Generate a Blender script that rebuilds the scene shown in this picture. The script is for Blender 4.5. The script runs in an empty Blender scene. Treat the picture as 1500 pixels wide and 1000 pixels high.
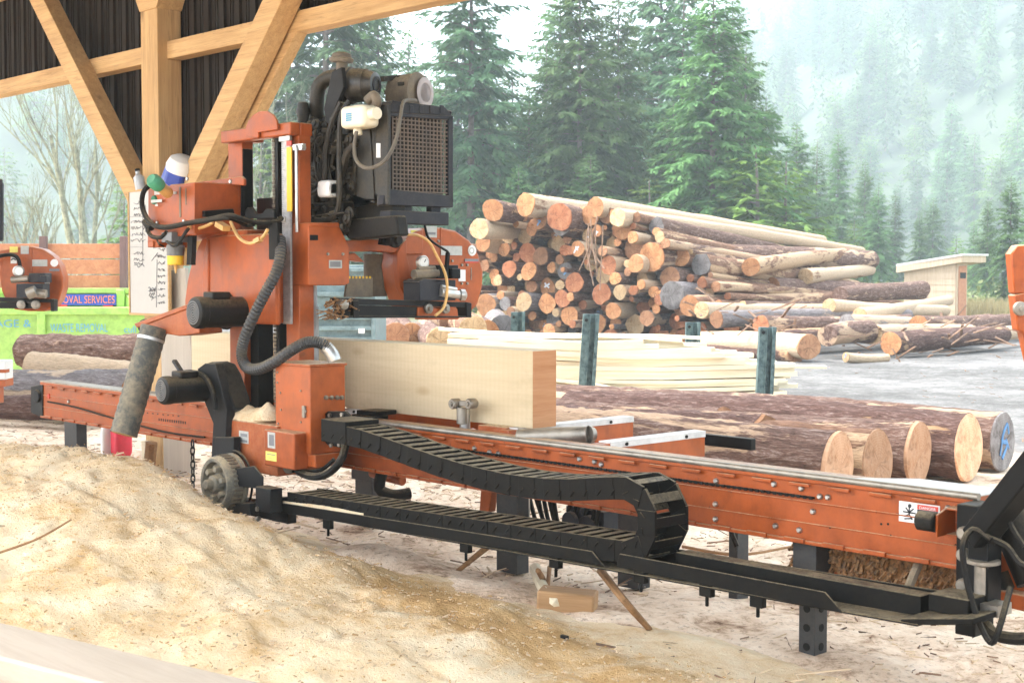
import bpy, bmesh, math, random
import numpy as np
from mathutils import Vector, Matrix, noise as mnoise
EXPO=2.88
random.seed(7); rng=np.random.default_rng(7)
S=bpy.context.scene; COL=S.collection
# ---------------------------------------------------------------- camera frame
F=2083.0; H=1.6; HOR=400.0
PITCH=math.atan((500-HOR)/F); YAW=math.atan(1966.0/math.hypot(F,100))
cp,sp=math.cos(PITCH),math.sin(PITCH); fx,fy=-math.cos(YAW),math.sin(YAW)
FW=Vector((fx*cp,fy*cp,-sp)); RT=Vector((fy,-fx,0.0)); UP=Vector((fx*sp,fy*sp,cp))
FH=Vector((fx,fy,0))
def at(px,py,X=None,Y=None,Z=None,D=None):
    """a point of the photograph turned into a point of the place, on a known plane"""
    r=FW+RT*((px-750)/F)+UP*((500-py)/F)
    t=Y/r.y if Y is not None else X/r.x if X is not None else (Z-H)/r.z if Z is not None else D
    return Vector((0,0,H))+r*t
def gnd(lat,fwd,z=0.0):
    v=RT*lat+FH*fwd; return Vector((v.x,v.y,z))
# ---------------------------------------------------------------- mesh building
class MB:
    def __init__(s): s.v=[]; s.f=[]; s.m=[]
    def add(s,vs,fs,mi=0):
        o=len(s.v); s.v+= [tuple(p) for p in vs]; s.f+=[tuple(i+o for i in f) for f in fs]; s.m+=[mi]*len(fs); return s
    def box(s,x0,x1,y0,y1,z0,z1,mi=0):
        if x0>x1:x0,x1=x1,x0
        if y0>y1:y0,y1=y1,y0
        if z0>z1:z0,z1=z1,z0
        return s.add([(x0,y0,z0),(x1,y0,z0),(x1,y1,z0),(x0,y1,z0),(x0,y0,z1),(x1,y0,z1),(x1,y1,z1),(x0,y1,z1)],
            [(3,2,1,0),(4,5,6,7),(0,1,5,4),(1,2,6,5),(2,3,7,6),(3,0,4,7)],mi)
    def bar(s,p0,p1,w,h,up=(0,0,1),mi=0):
        p0,p1=Vector(p0),Vector(p1); d=(p1-p0).normalized(); u=Vector(up); a=d.cross(u)
        if a.length<1e-4: a=d.cross(Vector((1,0,0)))
        a=a.normalized()*w/2; b=a.cross(d).normalized()*h/2
        vs=[q+k*a+l*b for q in (p0,p1) for k,l in ((-1,-1),(1,-1),(1,1),(-1,1))]
        return s.add(vs,[(0,1,2,3),(7,6,5,4),(0,4,5,1),(1,5,6,2),(2,6,7,3),(3,7,4,0)],mi)
    def prism(s,pts,ext,mi=0):
        n=len(pts); e=Vector(ext); pts=[Vector(p) for p in pts]
        nor=Vector((0,0,0))
        for i in range(n):
            nor+=(pts[i]-pts[0]).cross(pts[(i+1)%n]-pts[0])
        if nor.dot(e)>0: pts=pts[::-1]
        vs=pts+[p+e for p in pts]
        return s.add(vs,[tuple(range(n)),tuple(range(2*n-1,n-1,-1))]+[(i,i+n,(i+1)%n+n,(i+1)%n)[::-1] for i in range(n)][::1],mi)
    def lathe(s,p0,ax,prof,n=20,mi=0,caps=True):
        p0=Vector(p0); ax=Vector(ax).normalized(); a=ax.orthogonal().normalized(); b=ax.cross(a)
        vs=[];fs=[]
        for t,r in prof:
            for k in range(n):
                c=2*math.pi*k/n; vs.append(p0+ax*t+(a*math.cos(c)+b*math.sin(c))*r)
        for j in range(len(prof)-1):
            for k in range(n):
                k2=(k+1)%n; fs.append((j*n+k,j*n+k2,(j+1)*n+k2,(j+1)*n+k))
        if caps:
            fs.append(tuple(range(n-1,-1,-1))); q=(len(prof)-1)*n; fs.append(tuple(range(q,q+n)))
        return s.add(vs,fs,mi)
    def cyl(s,p0,p1,r,r1=None,n=16,mi=0):
        d=Vector(p1)-Vector(p0); return s.lathe(p0,d,[(0,r),(d.length,r if r1 is None else r1)],n,mi)
    def tube(s,pts,r,n=8,smooth=4,mi=0,rib=0):
        P=[Vector(p) for p in pts]
        if smooth>1 and len(P)>2:
            Q=[]
            for i in range(len(P)-1):
                a,b,c,d=P[max(i-1,0)],P[i],P[i+1],P[min(i+2,len(P)-1)]
                for k in range(smooth):
                    t=k/smooth
                    Q.append(.5*((2*b)+(c-a)*t+(2*a-5*b+4*c-d)*t*t+(3*b-a-3*c+d)*t**3))
            P=Q+[P[-1]]
        vs=[];fs=[]; ref=None
        for i,p in enumerate(P):
            d=(P[min(i+1,len(P)-1)]-P[max(i-1,0)])
            d=d.normalized() if d.length>1e-9 else Vector((0,0,1))
            if ref is None: ref=d.orthogonal().normalized()
            a=(ref-d*ref.dot(d)); a=a.normalized() if a.length>1e-6 else d.orthogonal().normalized(); ref=a; b=d.cross(a)
            rr=(r[0]+(r[1]-r[0])*i/(len(P)-1)) if isinstance(r,tuple) else r
            if rib and i%2: rr*=1-rib
            for k in range(n):
                c=2*math.pi*k/n; vs.append(p+(a*math.cos(c)+b*math.sin(c))*rr)
        for j in range(len(P)-1):
            for k in range(n):
                k2=(k+1)%n; fs.append((j*n+k,j*n+k2,(j+1)*n+k2,(j+1)*n+k))
        fs.append(tuple(range(n-1,-1,-1))); q=(len(P)-1)*n; fs.append(tuple(range(q,q+n)))
        return s.add(vs,fs,mi)
    # shapes read off the photograph on a plane of constant Y (along the mill) or constant X (across it)
    def fy(s,p0,p1,Y,d,mi=0):
        a=at(*p0,Y=Y); b=at(*p1,Y=Y); return s.box(a.x,b.x,Y,Y+d,b.z,a.z,mi)
    def fxx(s,p0,p1,X,d,mi=0):
        a=at(*p0,X=X); b=at(*p1,X=X); return s.box(X-d,X,a.y,b.y,b.z,a.z,mi)
    def py(s,pts,Y,d,mi=0): return s.prism([at(*p,Y=Y) for p in pts],(0,d,0),mi)
    def pxx(s,pts,X,d,mi=0): return s.prism([at(*p,X=X) for p in pts],(-d,0,0),mi)
    def pieces(s):
        par=list(range(len(s.v)))
        def fi(a):
            while par[a]!=a: par[a]=par[par[a]]; a=par[a]
            return a
        for f in s.f:
            for k in f[1:]: par[fi(k)]=fi(f[0])
        g={}
        for f,m in zip(s.f,s.m): g.setdefault(fi(f[0]),[]).append((f,m))
        out=[]
        for fs in g.values():
            b=MB(); idx={}
            for f,m in fs:
                t=[]
                for k in f:
                    if k not in idx: idx[k]=len(b.v); b.v.append(s.v[k])
                    t.append(idx[k])
                b.f.append(tuple(t)); b.m.append(m)
            out.append(b)
        return out
    def mesh(s,name,mats,org=(0,0,0),ang=38):
        me=bpy.data.meshes.new(name); o=Vector(org)
        me.from_pydata([tuple(Vector(p)-o) for p in s.v],[],s.f)
        for m in (mats if isinstance(mats,(list,tuple)) else [mats]): me.materials.append(m)
        me.polygons.foreach_set('material_index',s.m)
        me.polygons.foreach_set('use_smooth',[True]*len(s.f))
        me.set_sharp_from_angle(angle=math.radians(ang)); me.update()
        return me
SPLIT={'mast_channel','hydraulic_hose','engine_hose','housing_flange','power_cable','cross_member','rafter','far_post','hydraulic_ram','yellowed_wire','cable_gland','worn_lettering_','wiring_harness','drive_bracket','lift_arm','motor_housing','tongue','engine_mount','log_clamp','wheel_guard_rim','panel_base','hydraulic_motor','side_board','bed_arm','scale_clip','pin_hole','spec_label','bolt','bolt_hole','red_reflector','frame_rib','tread_rib_'}
def wloc(o):
    l=Vector((0,0,0))
    while o is not None: l+=o.location; o=o.parent
    return l
def fixn(me):
    bm=bmesh.new(); bm.from_mesh(me); bmesh.ops.recalc_face_normals(bm,faces=bm.faces); bm.to_mesh(me); bm.free()
def obj(name,mb,mat,parent=None,bev=0,org=None,ang=38):
    """links one mesh; its vertices are given in world metres"""
    if name in SPLIT:
        ps=mb.pieces()
        if len(ps)>1:
            os_=[obj(name,p,mat,parent,bev,org,ang,) for p in ps]; return os_[0]
    base=wloc(parent) if parent else Vector(org or (0,0,0))
    me=mb.mesh(name,mat,base,ang); fixn(me); me.set_sharp_from_angle(angle=math.radians(ang))
    o=bpy.data.objects.new(name,me); COL.objects.link(o)
    if parent: o.parent=parent
    elif org: o.location=org
    if bev:
        b=o.modifiers.new('bevel','BEVEL'); b.width=bev; b.segments=2; b.limit_method='ANGLE'; b.angle_limit=math.radians(40)
        b.harden_normals=False
    return o
def tag(o,label=None,cat=None,group=None,kind=None):
    if label:o['label']=label
    if cat:o['category']=cat
    if group:o['group']=group
    if kind:o['kind']=kind
    return o
def thing(name,label,cat,loc,rz=0,group=None):
    o=bpy.data.objects.new(name,None); COL.objects.link(o); o.location=loc; o.rotation_euler=(0,0,rz); o.empty_display_size=.1
    return tag(o,label,cat,group)
def dup(o,parent=None):
    c=o.copy(); COL.objects.link(c); c.parent=parent
    for ch in o.children: dup(ch,c)
    return c
# ---------------------------------------------------------------- materials
MATS={}
class NT:
    def __init__(s,name):
        s.mat=bpy.data.materials.new(name); s.mat.use_nodes=True; s.t=s.mat.node_tree; s.b=s.t.nodes['Principled BSDF']
    def n(s,t,**k):
        x=s.t.nodes.new(t)
        for a,v in k.items():
            if a.startswith('i_'):
                key=a[2:]; x.inputs[int(key) if key.isdigit() else key.replace('_',' ')].default_value=v
            else: setattr(x,a,v)
        return x
    def l(s,a,b): s.t.links.new(a,b)
    def coord(s,kind='Object',scale=(1,1,1)):
        c=s.n('ShaderNodeTexCoord'); m=s.n('ShaderNodeMapping'); m.inputs['Scale'].default_value=scale; s.l(c.outputs[kind],m.inputs[0]); return m.outputs[0]
    def noise(s,vec,scale,detail=5,rough=.6,dist=0):
        x=s.n('ShaderNodeTexNoise'); x.inputs['Scale'].default_value=scale; x.inputs['Detail'].default_value=detail; x.inputs['Roughness'].default_value=rough; x.inputs['Distortion'].default_value=dist
        s.l(vec,x.inputs['Vector']); return x.outputs[0]
    def ramp(s,fac,stops,interp='LINEAR'):
        r=s.n('ShaderNodeValToRGB'); r.color_ramp.interpolation=interp; e=r.color_ramp.elements
        while len(e)<len(stops): e.new(.5)
        for k,(p,c) in enumerate(stops): e[k].position=p; e[k].color=(*c,1) if not isinstance(c,(int,float)) else (c,c,c,1)
        s.l(fac,r.inputs[0]); return r.outputs[0]
    def mix(s,fac,a,b,mode='MIX'):
        m=s.n('ShaderNodeMix',data_type='RGBA',blend_type=mode)
        for sock,v in ((m.inputs[0],fac),(m.inputs[6],a),(m.inputs[7],b)):
            if isinstance(v,(int,float)): sock.default_value=v
            elif isinstance(v,tuple): sock.default_value=(*v[:3],1)
            else: s.l(v,sock)
        return m.outputs[2]
    def math(s,op,a,b=None):
        m=s.n('ShaderNodeMath',operation=op)
        for k,v in enumerate((a,b)):
            if v is None: continue
            if isinstance(v,(int,float)): m.inputs[k].default_value=v
            else: s.l(v,m.inputs[k])
        return m.outputs[0]
    def bump(s,h,strength=.3,dist=.02):
        b=s.n('ShaderNodeBump'); b.inputs['Strength'].default_value=strength; b.inputs['Distance'].default_value=dist; s.l(h,b.inputs['Height']); s.l(b.outputs[0],s.b.inputs['Normal'])
    def upness(s):
        g=s.n('ShaderNodeNewGeometry'); x=s.n('ShaderNodeSeparateXYZ'); s.l(g.outputs['Normal'],x.inputs[0]); return x.outputs[2]
    def col(s,c):
        if isinstance(c,tuple): s.b.inputs['Base Color'].default_value=(*c,1)
        else: s.l(c,s.b.inputs['Base Color'])
    def done(s,rough=.6,metal=0,spec=.5):
        s.b.inputs['Roughness'].default_value=rough; s.b.inputs['Metallic'].default_value=metal; s.b.inputs['Specular IOR Level'].default_value=spec; return s.mat
DUST=(.55,.43,.26)
def paint(name,c,rough=.45,dust=.5,metal=0,var=.12,scratch=0,side=.0,ns=9,spec=.5):
    m=NT(name); v=m.coord()
    n1=m.noise(v,ns,6,.65); n2=m.noise(v,ns*7,4,.7)
    dk=tuple(x*(1-var*2) for x in c); lt=tuple(min(1,x*(1+var)) for x in c)
    base=m.ramp(n1,[(.3,dk),(.55,c),(.75,lt)])
    if scratch:
        n3=m.noise(m.coord(scale=(3,3,.6)),22,5,.75); n5=m.noise(m.coord(scale=(5,5,.7)),2.2,6,.7,.5); base=m.mix(m.math('MULTIPLY',m.ramp(n5,[(.52,0.),(.74,1.)]),.4),base,(.13,.035,.014)); n6=m.noise(v,5,7,.78); base=m.mix(m.math('MULTIPLY',m.ramp(n6,[(.63,0.),(.67,1.)]),.45),base,(.10,.045,.022)); base=m.mix(m.ramp(n3,[(.66,0.),(.70,1.)]),base,tuple(x*.3+.02 for x in c)); 
    if dust or side:
        up=m.upness(); k=m.ramp(up,[(.25,0.),(.85,1.)])
        k=m.math('MULTIPLY',k,m.ramp(m.math('MULTIPLY',m.math('ADD',n1,n2),.5),[(.34,0.),(.56,1.)]))
        k=m.math('MULTIPLY',k,dust)
        if side:
            k2=m.math('MULTIPLY',m.ramp(m.math('ADD',m.math('MULTIPLY',n1,.6),m.math('MULTIPLY',n2,.4)),[(.42,0.),(.64,1.)]),side); k=m.math('MAXIMUM',k,k2)
        base=m.mix(k,base,DUST)
    m.col(base); m.bump(n2,.08,.004)
    r=m.ramp(n1,[(.3,rough*.8),(.7,min(1,rough*1.3))]); m.l(r,m.b.inputs['Roughness'])
    m.done(rough,metal,spec); return m.mat
def wood(name,c1,c2,axis=0,scale=1.0,rough=.7,bumps=.15,knots=.0,spec=.25,streak=9,kc=None,check=0,saw=0):
    m=NT(name); sc=[14*scale]*3; sc[axis]=.8*scale; v=m.coord(scale=tuple(sc))
    n1=m.noise(v,1.6,6,.6,.6); n2=m.noise(v,streak,4,.7,.2)
    f=m.math('ADD',m.math('MULTIPLY',n1,.65),m.math('MULTIPLY',n2,.35))
    base=m.ramp(f,[(.32,c1),(.62,c2)])
    n3=m.noise(m.coord(),1.7*scale,3,.5); base=m.mix(m.math('MULTIPLY',m.ramp(n3,[(.35,0.),(.7,1.)]),.35),base,tuple(x*.75 for x in c1))
    if check:
        sk=[22]*3; sk[axis]=.5; n7=m.noise(m.coord(scale=tuple(sk)),1.3,3,.5,.3); base=m.mix(m.math('MULTIPLY',m.ramp(m.math('ABSOLUTE',m.math('SUBTRACT',n7,.5)),[(.004,1.),(.014,0.)]),check),base,tuple(x*.25 for x in c1))
    if saw:
        wv=m.n('ShaderNodeTexWave',wave_type='BANDS',bands_direction='X'); wv.inputs['Scale'].default_value=9; wv.inputs['Distortion'].default_value=1.5; wv.inputs['Detail'].default_value=2; m.l(m.coord(scale=(1,.1,.25)),wv.inputs['Vector']); base=m.mix(m.math('MULTIPLY',wv.outputs['Fac'],saw),base,tuple(x*.72 for x in c1)); n8=m.noise(m.coord(scale=(1,1,1.4)),5,6,.7); base=m.mix(m.math('MULTIPLY',m.ramp(n8,[(.55,0.),(.75,1.)]),.35),base,tuple(x*.6 for x in c1))
    if knots:
        sk=[3.2]*3; sk[axis]=1.3
        w=m.n('ShaderNodeTexVoronoi'); w.inputs['Scale'].default_value=1.0; m.l(m.coord(scale=tuple(sk)),w.inputs['Vector'])
        base=m.mix(m.math('MULTIPLY',m.ramp(w.outputs['Distance'],[(.03,1.),(.12,0.)]),knots),base,kc or tuple(x*.4 for x in c1))
    m.col(base); m.bump(f,bumps,.01); return m.done(rough,0,spec)
M={}
M['orange']=paint('orange_paint',(.335,.070,.013),.42,.75,scratch=1,spec=.3,var=.17)
M['orange_clean']=paint('orange_paint_clean',(.37,.083,.017),.4,.25,spec=.32,var=.15,scratch=1)
M['orange_dust']=paint('orange_paint_dusty',(.33,.071,.014),.5,.95,side=.12,spec=.3,scratch=1)
M['black']=paint('black_paint',(.005,.005,.005),.5,.12,ns=6,spec=.15)
M['blackdust']=paint('black_paint_dusty',(.0055,.0053,.005),.6,.4,side=.012,spec=.10)
M['leggrey']=paint('leg_grey',(.030,.031,.034),.5,.3,side=.04,spec=.35)
M['rubber']=paint('black_rubber',(.007,.007,.007),.6,.3,side=.02,spec=.15)
M['motor']=paint('motor_black',(.006,.006,.006),.45,.3,side=.015,spec=.2)
M['grey']=paint('grey_metal',(.11,.115,.12),.45,.5,side=.05)
M['dgrey']=paint('dark_grey_metal',(.013,.013,.014),.55,.3,side=.015,spec=.15)
M['bluegrey']=paint('blue_grey_metal',(.024,.026,.034),.55,.25,side=.03,spec=.2)
M['grimy']=paint('grimy_engine',(.013,.011,.008),.5,.35,side=.05,spec=.35)
M['grimyd']=paint('grimy_dark',(.005,.0045,.004),.6,.3,side=.03,spec=.25)
M['brownsteel']=paint('brown_dusty_steel',(.13,.105,.078),.7,.45,side=.15)
M['hosegrey']=paint('grey_brown_hose',(.11,.095,.075),.6,.3,side=.05)
M['steel']=paint('bare_steel',(.50,.49,.47),.35,.3,metal=.9,var=.2)
M['steelbr']=paint('worn_steel',(.30,.27,.23),.45,.35,metal=.7,var=.25)
M['alu']=paint('dusty_aluminium',(.62,.60,.58),.5,.3,metal=.3,var=.15)
M['scale']=paint('scale_strip',(.42,.42,.42),.5,.1,var=.2,ns=30)
M['yellow']=paint('yellow_plastic',(.75,.45,.02),.5,.2,var=.08)
M['tank']=paint('white_plastic_tank',(.74,.68,.52),.4,.25,side=.10,var=.05)
M['whitep']=paint('white_plastic',(.72,.72,.70),.45,.1,var=.03)
M['whiteb']=paint('whiteboard',(.46,.445,.41),.35,.0,var=.03)
M['inkpale']=paint('ink_pale',(.16,.16,.17),.6,0)
M['ink']=paint('ink',(.03,.03,.035),.6,0)
M['inkgrey']=paint('ink_grey',(.18,.18,.19),.6,0)
M['sticker']=paint('sticker_pale',(.42,.42,.39),.5,0,var=.1,ns=40)
M['yelsticker']=paint('sticker_yellow',(.70,.60,.12),.5,0,var=.1,ns=40)
M['redsticker']=paint('sticker_red',(.55,.05,.03),.5,0)
M['greensticker']=paint('sticker_green',(.02,.16,.08),.5,0)
M['hose']=paint('ribbed_hose',(.030,.032,.035),.5,.4,side=.03)
M['chutehose']=paint('dusty_hose',(.085,.088,.080),.8,.5,side=.42,ns=5)
M['glass']=paint('clear_bottle',(.45,.47,.48),.15,.0)
M['bluepl']=paint('blue_plastic',(.02,.06,.36),.4,.1)
M['greenpl']=paint('green_plastic',(.06,.30,.17),.5,.2,var=.2)
M['tanpl']=paint('tan_plastic',(.62,.36,.12),.5,.3,var=.15)
M['pipe']=paint('grey_pipe',(.40,.42,.44),.4,.2)
M['limegreen']=paint('lime_paint',(.29,.50,.10),.5,.3,var=.16,side=.03,scratch=0)
M['teal']=paint('teal_paint',(.13,.205,.22),.55,.3,var=.25,side=.08)
M['tealst']=paint('teal_stake',(.045,.095,.105),.55,.05,var=.4,side=.12,ns=14,spec=.3)
M['redcan']=paint('red_plastic',(.62,.03,.06),.4,.05)
M['bluebanner']=paint('blue_banner',(.03,.07,.42),.5,0)
M['redtext']=paint('orange_text',(.85,.22,.10),.5,0)
M['bluetext']=paint('blue_text',(.10,.33,.50),.5,0)
M['brush']=paint('fuzzy_bark',(.24,.11,.035),.9,.3,var=.6,ns=60,side=.1)
M['shedw']=wood('shed_timber',(.42,.25,.105),(.62,.405,.195),2,1,bumps=.3,knots=.75,check=.3)
M['shedx']=wood('shed_beam',(.43,.255,.105),(.63,.41,.195),0,1,bumps=.3,knots=.75,check=.3)
M['cant']=wood('cant_face',(.55,.43,.265),(.66,.54,.36),0,.55,bumps=.08,knots=.7,kc=(.33,.20,.09),saw=.12)
M['cantend']=wood('cant_end',(.40,.17,.07),(.54,.28,.14),1,.9,bumps=.15,streak=14)
M['board']=wood('sawn_board',(.64,.54,.37),(.77,.68,.51),0,.8,bumps=.1,knots=.2)
M['fence']=wood('fence_board',(.36,.14,.075),(.52,.245,.13),0,.5,bumps=.2,knots=.7)
M['fencepost']=wood('fence_post',(.10,.06,.06),(.20,.13,.12),2,.8)
M['shedboard']=wood('shingle_wall',(.42,.30,.20),(.58,.45,.33),2,.8,bumps=.2)
M['plywood']=wood('plywood',(.42,.36,.29),(.52,.46,.38),2,.5,bumps=.05)
M['stick']=wood('stick_wood',(.20,.10,.045),(.36,.20,.09),0,2,bumps=.3)
# ================================================================ SETTING MATERIALS
def pd_(s,pts,D,d,mi=0): return s.prism([at(*p,D=D) for p in pts],FH*d,mi)
def fd_(s,p0,p1,D,d,mi=0): return s.prism([at(p0[0],p0[1],D=D),at(p1[0],p0[1],D=D),at(p1[0],p1[1],D=D),at(p0[0],p1[1],D=D)],FH*d,mi)
MB.pd=pd_; MB.fd=fd_
def m_sawdust(name,c1,c2,c3,sc=1.0,damp=None):
    m=NT(name); v=m.coord(); n1=m.noise(v,2.2*sc,8,.68,.8); n2=m.noise(v,11*sc,7,.72); n3=m.noise(v,90*sc,4,.75)
    f=m.math('ADD',m.math('MULTIPLY',n1,.55),m.math('ADD',m.math('MULTIPLY',n2,.3),m.math('MULTIPLY',n3,.15)))
    base=m.ramp(f,[(.36,c3),(.47,c2),(.58,c1)])
    base=m.mix(m.math('MULTIPLY',m.ramp(n3,[(.60,0.),(.72,1.)]),.30),base,tuple(x*.5 for x in c3)); base=m.mix(m.math('MULTIPLY',m.ramp(n3,[(.28,1.),(.40,0.)]),.25),base,tuple(min(.9,x*1.2) for x in c1))
    if damp:
        dp=m.ramp(f,[(.36,damp[2]),(.47,damp[1]),(.58,damp[0])]); c=m.n('ShaderNodeTexCoord'); s=m.n('ShaderNodeSeparateXYZ'); m.l(c.outputs['Object'],s.inputs[0])
        k=m.math('MULTIPLY',m.math('ADD',s.outputs[0],4.65),1/1.75); cy=m.math('SUBTRACT',4.12,m.math('MULTIPLY',k,.22)); d=m.math('MULTIPLY',m.math('SUBTRACT',s.outputs[1],cy),1/.46)
        q=m.math('ADD',m.math('MULTIPLY',k,k),m.math('MULTIPLY',d,d)); q=m.math('ADD',q,m.math('MULTIPLY',m.math('SUBTRACT',m.math('ADD',m.math('MULTIPLY',n1,.6),m.math('MULTIPLY',n2,.4)),.5),3.2))
        base=m.mix(m.ramp(q,[(.20,1.),(.85,0.)]),base,dp)
    m.col(base); m.bump(m.math('ADD',m.math('MULTIPLY',n3,.5),n2),.9,.025); return m.done(.95,0,.1)
M['sawdust']=m_sawdust('sawdust',(.86,.71,.50),(.79,.59,.36),(.57,.34,.14))
def m_ground():
    m=NT('yard_ground'); v=m.coord(); s=m.n('ShaderNodeSeparateXYZ'); c=m.n('ShaderNodeTexCoord'); m.l(c.outputs['Object'],s.inputs[0])
    n1=m.noise(v,.35,6,.6); n2=m.noise(v,2.2,7,.7,.3); n3=m.noise(v,30,4,.75); n4=m.noise(v,9,6,.7,.8)
    # floor of sawdust and chips near the mill
    f=m.math('ADD',m.math('MULTIPLY',n2,.55),m.math('MULTIPLY',n4,.45))
    floor=m.ramp(f,[(.355,(.14,.08,.045)),(.41,(.42,.28,.185)),(.475,(.70,.525,.375)),(.58,(.82,.67,.52))])
    floor=m.mix(m.math('MULTIPLY',m.ramp(n3,[(.54,0.),(.66,1.)]),.6),floor,(.22,.13,.08))
    n5=m.noise(v,14,6,.75); f2=m.math('ADD',m.math('MULTIPLY',n2,.30),m.math('ADD',m.math('MULTIPLY',n1,.35),m.math('MULTIPLY',n5,.35))); gv=m.ramp(f2,[(.38,(.055,.052,.048)),(.48,(.115,.11,.104)),(.57,(.205,.197,.187))]); gv=m.mix(m.math('MULTIPLY',m.ramp(n3,[(.5,0.),(.7,1.)]),.55),gv,(.10,.095,.095))
    # gravel beyond the bay and to the right
    k=m.math('ADD',m.math('MULTIPLY',s.outputs[0],.25),s.outputs[1]); k=m.math('ADD',k,m.math('MULTIPLY',m.math('SUBTRACT',n1,.5),5))
    zone=m.n('ShaderNodeMapRange'); zone.inputs[1].default_value=9.0; zone.inputs[2].default_value=11.0; m.l(k,zone.inputs[0])
    base=m.mix(zone.outputs[0],floor,gv)
    gr=m.ramp(n2,[(.35,(.06,.10,.03)),(.6,(.22,.20,.08))])
    z2=m.n('ShaderNodeVectorMath',operation='LENGTH'); m.l(c.outputs['Object'],z2.inputs[0]); z3=m.n('ShaderNodeMapRange'); z3.inputs[1].default_value=50; z3.inputs[2].default_value=58; m.l(m.math('ADD',z2.outputs['Value'],m.math('MULTIPLY',n1,10)),z3.inputs[0])
    base=m.mix(z3.outputs[0],base,gr)
    m.col(base); m.bump(m.math('ADD',n3,m.math('MULTIPLY',n4,.5)),.6,.02); return m.done(.95,0,.1)
M['ground']=m_ground()
def m_bark(name,c1,c2,peel,amount,grey=(.38,.36,.36)):
    m=NT(name); v=m.coord(scale=(1.2,6,6)); oi=m.n('ShaderNodeObjectInfo'); off=m.n('ShaderNodeVectorMath',operation='ADD'); m.l(v,off.inputs[0])
    sc=m.n('ShaderNodeVectorMath',operation='SCALE'); sc.inputs['Scale'].default_value=37; cx=m.n('ShaderNodeCombineXYZ'); 
    for k in range(3): m.l(oi.outputs['Random'],cx.inputs[k])
    m.l(cx.outputs[0],sc.inputs[0]); m.l(sc.outputs[0],off.inputs[1]); v=off.outputs[0]
    n1=m.noise(v,.55,5,.6,.6); n2=m.noise(v,3.2,7,.75,.8); n3=m.noise(v,11,4,.7)
    f=m.math('ADD',m.math('MULTIPLY',n2,.6),m.math('MULTIPLY',n3,.4))
    bark=m.ramp(f,[(.34,c1),(.52,c2),(.66,grey)])  # bark tones; the palest one also paints highlights onto the bark
    r=m.math('ADD',n1,m.math('MULTIPLY',m.math('SUBTRACT',oi.outputs['Random'],.5),.22)); r=m.math('ADD',r,m.math('MULTIPLY',m.math('SUBTRACT',n2,.5),.22))
    pk=m.ramp(r,[(1-amount-.02,0.),(1-amount+.02,1.)])
    pw=m.ramp(n3,[(.35,tuple(x*.72 for x in peel)),(.6,peel)])
    m.col(m.mix(pk,bark,pw)); m.bump(m.math('SUBTRACT',f,m.math('MULTIPLY',pk,.25)),1.0,.07); return m.done(.85,0,.2)
BARKS=[m_bark('bark_brown',(.030,.016,.013),(.13,.070,.055),(.50,.31,.17),.40,(.33,.25,.22)),
       m_bark('bark_purple',(.032,.018,.014),(.175,.10,.075),(.56,.38,.25),.42,(.46,.36,.31)),
       m_bark('bark_peeled',(.07,.035,.022),(.24,.125,.075),(.56,.38,.235),.44,(.40,.27,.20)),
       m_bark('bark_grey',(.07,.058,.058),(.22,.19,.185),(.54,.40,.28),.40,(.40,.37,.37)),
       m_bark('bark_stripped',(.12,.06,.035),(.30,.17,.10),(.62,.46,.31),.72,(.42,.30,.22))]
def m_end(name,c1,c2,c3,crack=.8):
    m=NT(name); c=m.n('ShaderNodeTexCoord'); mp=m.n('ShaderNodeMapping'); mp.inputs['Scale'].default_value=(0,1,1); m.l(c.outputs['Object'],mp.inputs[0])
    le=m.n('ShaderNodeVectorMath',operation='LENGTH'); m.l(mp.outputs[0],le.inputs[0])
    n1=m.noise(mp.outputs[0],4.5,6,.68,1.2); n2=m.noise(mp.outputs[0],40,4,.7)
    rr=m.math('SINE',m.math('ADD',m.math('MULTIPLY',le.outputs['Value'],330),m.math('MULTIPLY',n1,30)))
    f=m.math('ADD',m.math('MULTIPLY',rr,.035),m.math('ADD',m.math('MULTIPLY',n1,.65),m.math('MULTIPLY',n2,.25)))
    base=m.ramp(f,[(.30,c3),(.45,c1),(.62,c2)])
    sx=m.n('ShaderNodeSeparateXYZ'); m.l(mp.outputs[0],sx.inputs[0]); an=m.math('ARCTAN2',sx.outputs[1],sx.outputs[2]); oi=m.n('ShaderNodeObjectInfo')
    an=m.math('ADD',m.math('MULTIPLY',an,1.1),m.math('MULTIPLY',n1,.5)); w1=m.n('ShaderNodeTexNoise',noise_dimensions='1D'); w1.inputs['Scale'].default_value=1.6; w1.inputs['Detail'].default_value=3
    m.l(m.math('ADD',an,m.math('MULTIPLY',oi.outputs['Random'],50)),w1.inputs['W'])
    ck=m.ramp(m.math('ABSOLUTE',m.math('SUBTRACT',w1.outputs[0],.5)),[(.004,1.),(.016,0.)]); ck=m.math('MULTIPLY',ck,m.ramp(le.outputs['Value'],[(.05,1.),(.20,0.)]))
    base=m.mix(m.math('MULTIPLY',ck,crack),base,tuple(x*.18 for x in c3)); n4=m.noise(mp.outputs[0],9,5,.7,.6); base=m.mix(m.ramp(n4,[(.52,0.),(.72,.7)]),base,tuple(x*.42 for x in c3))
    hs=m.n('ShaderNodeHueSaturation'); mr=m.n('ShaderNodeMapRange'); mr.inputs[3].default_value=.55; mr.inputs[4].default_value=1.2; m.l(oi.outputs['Random'],mr.inputs[0]); m.l(mr.outputs[0],hs.inputs['Value']); m.l(base,hs.inputs['Color'])
    m.l(hs.outputs[0],m.b.inputs['Base Color']); m.bump(f,.3,.01); return m.done(.85,0,.15)
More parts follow.
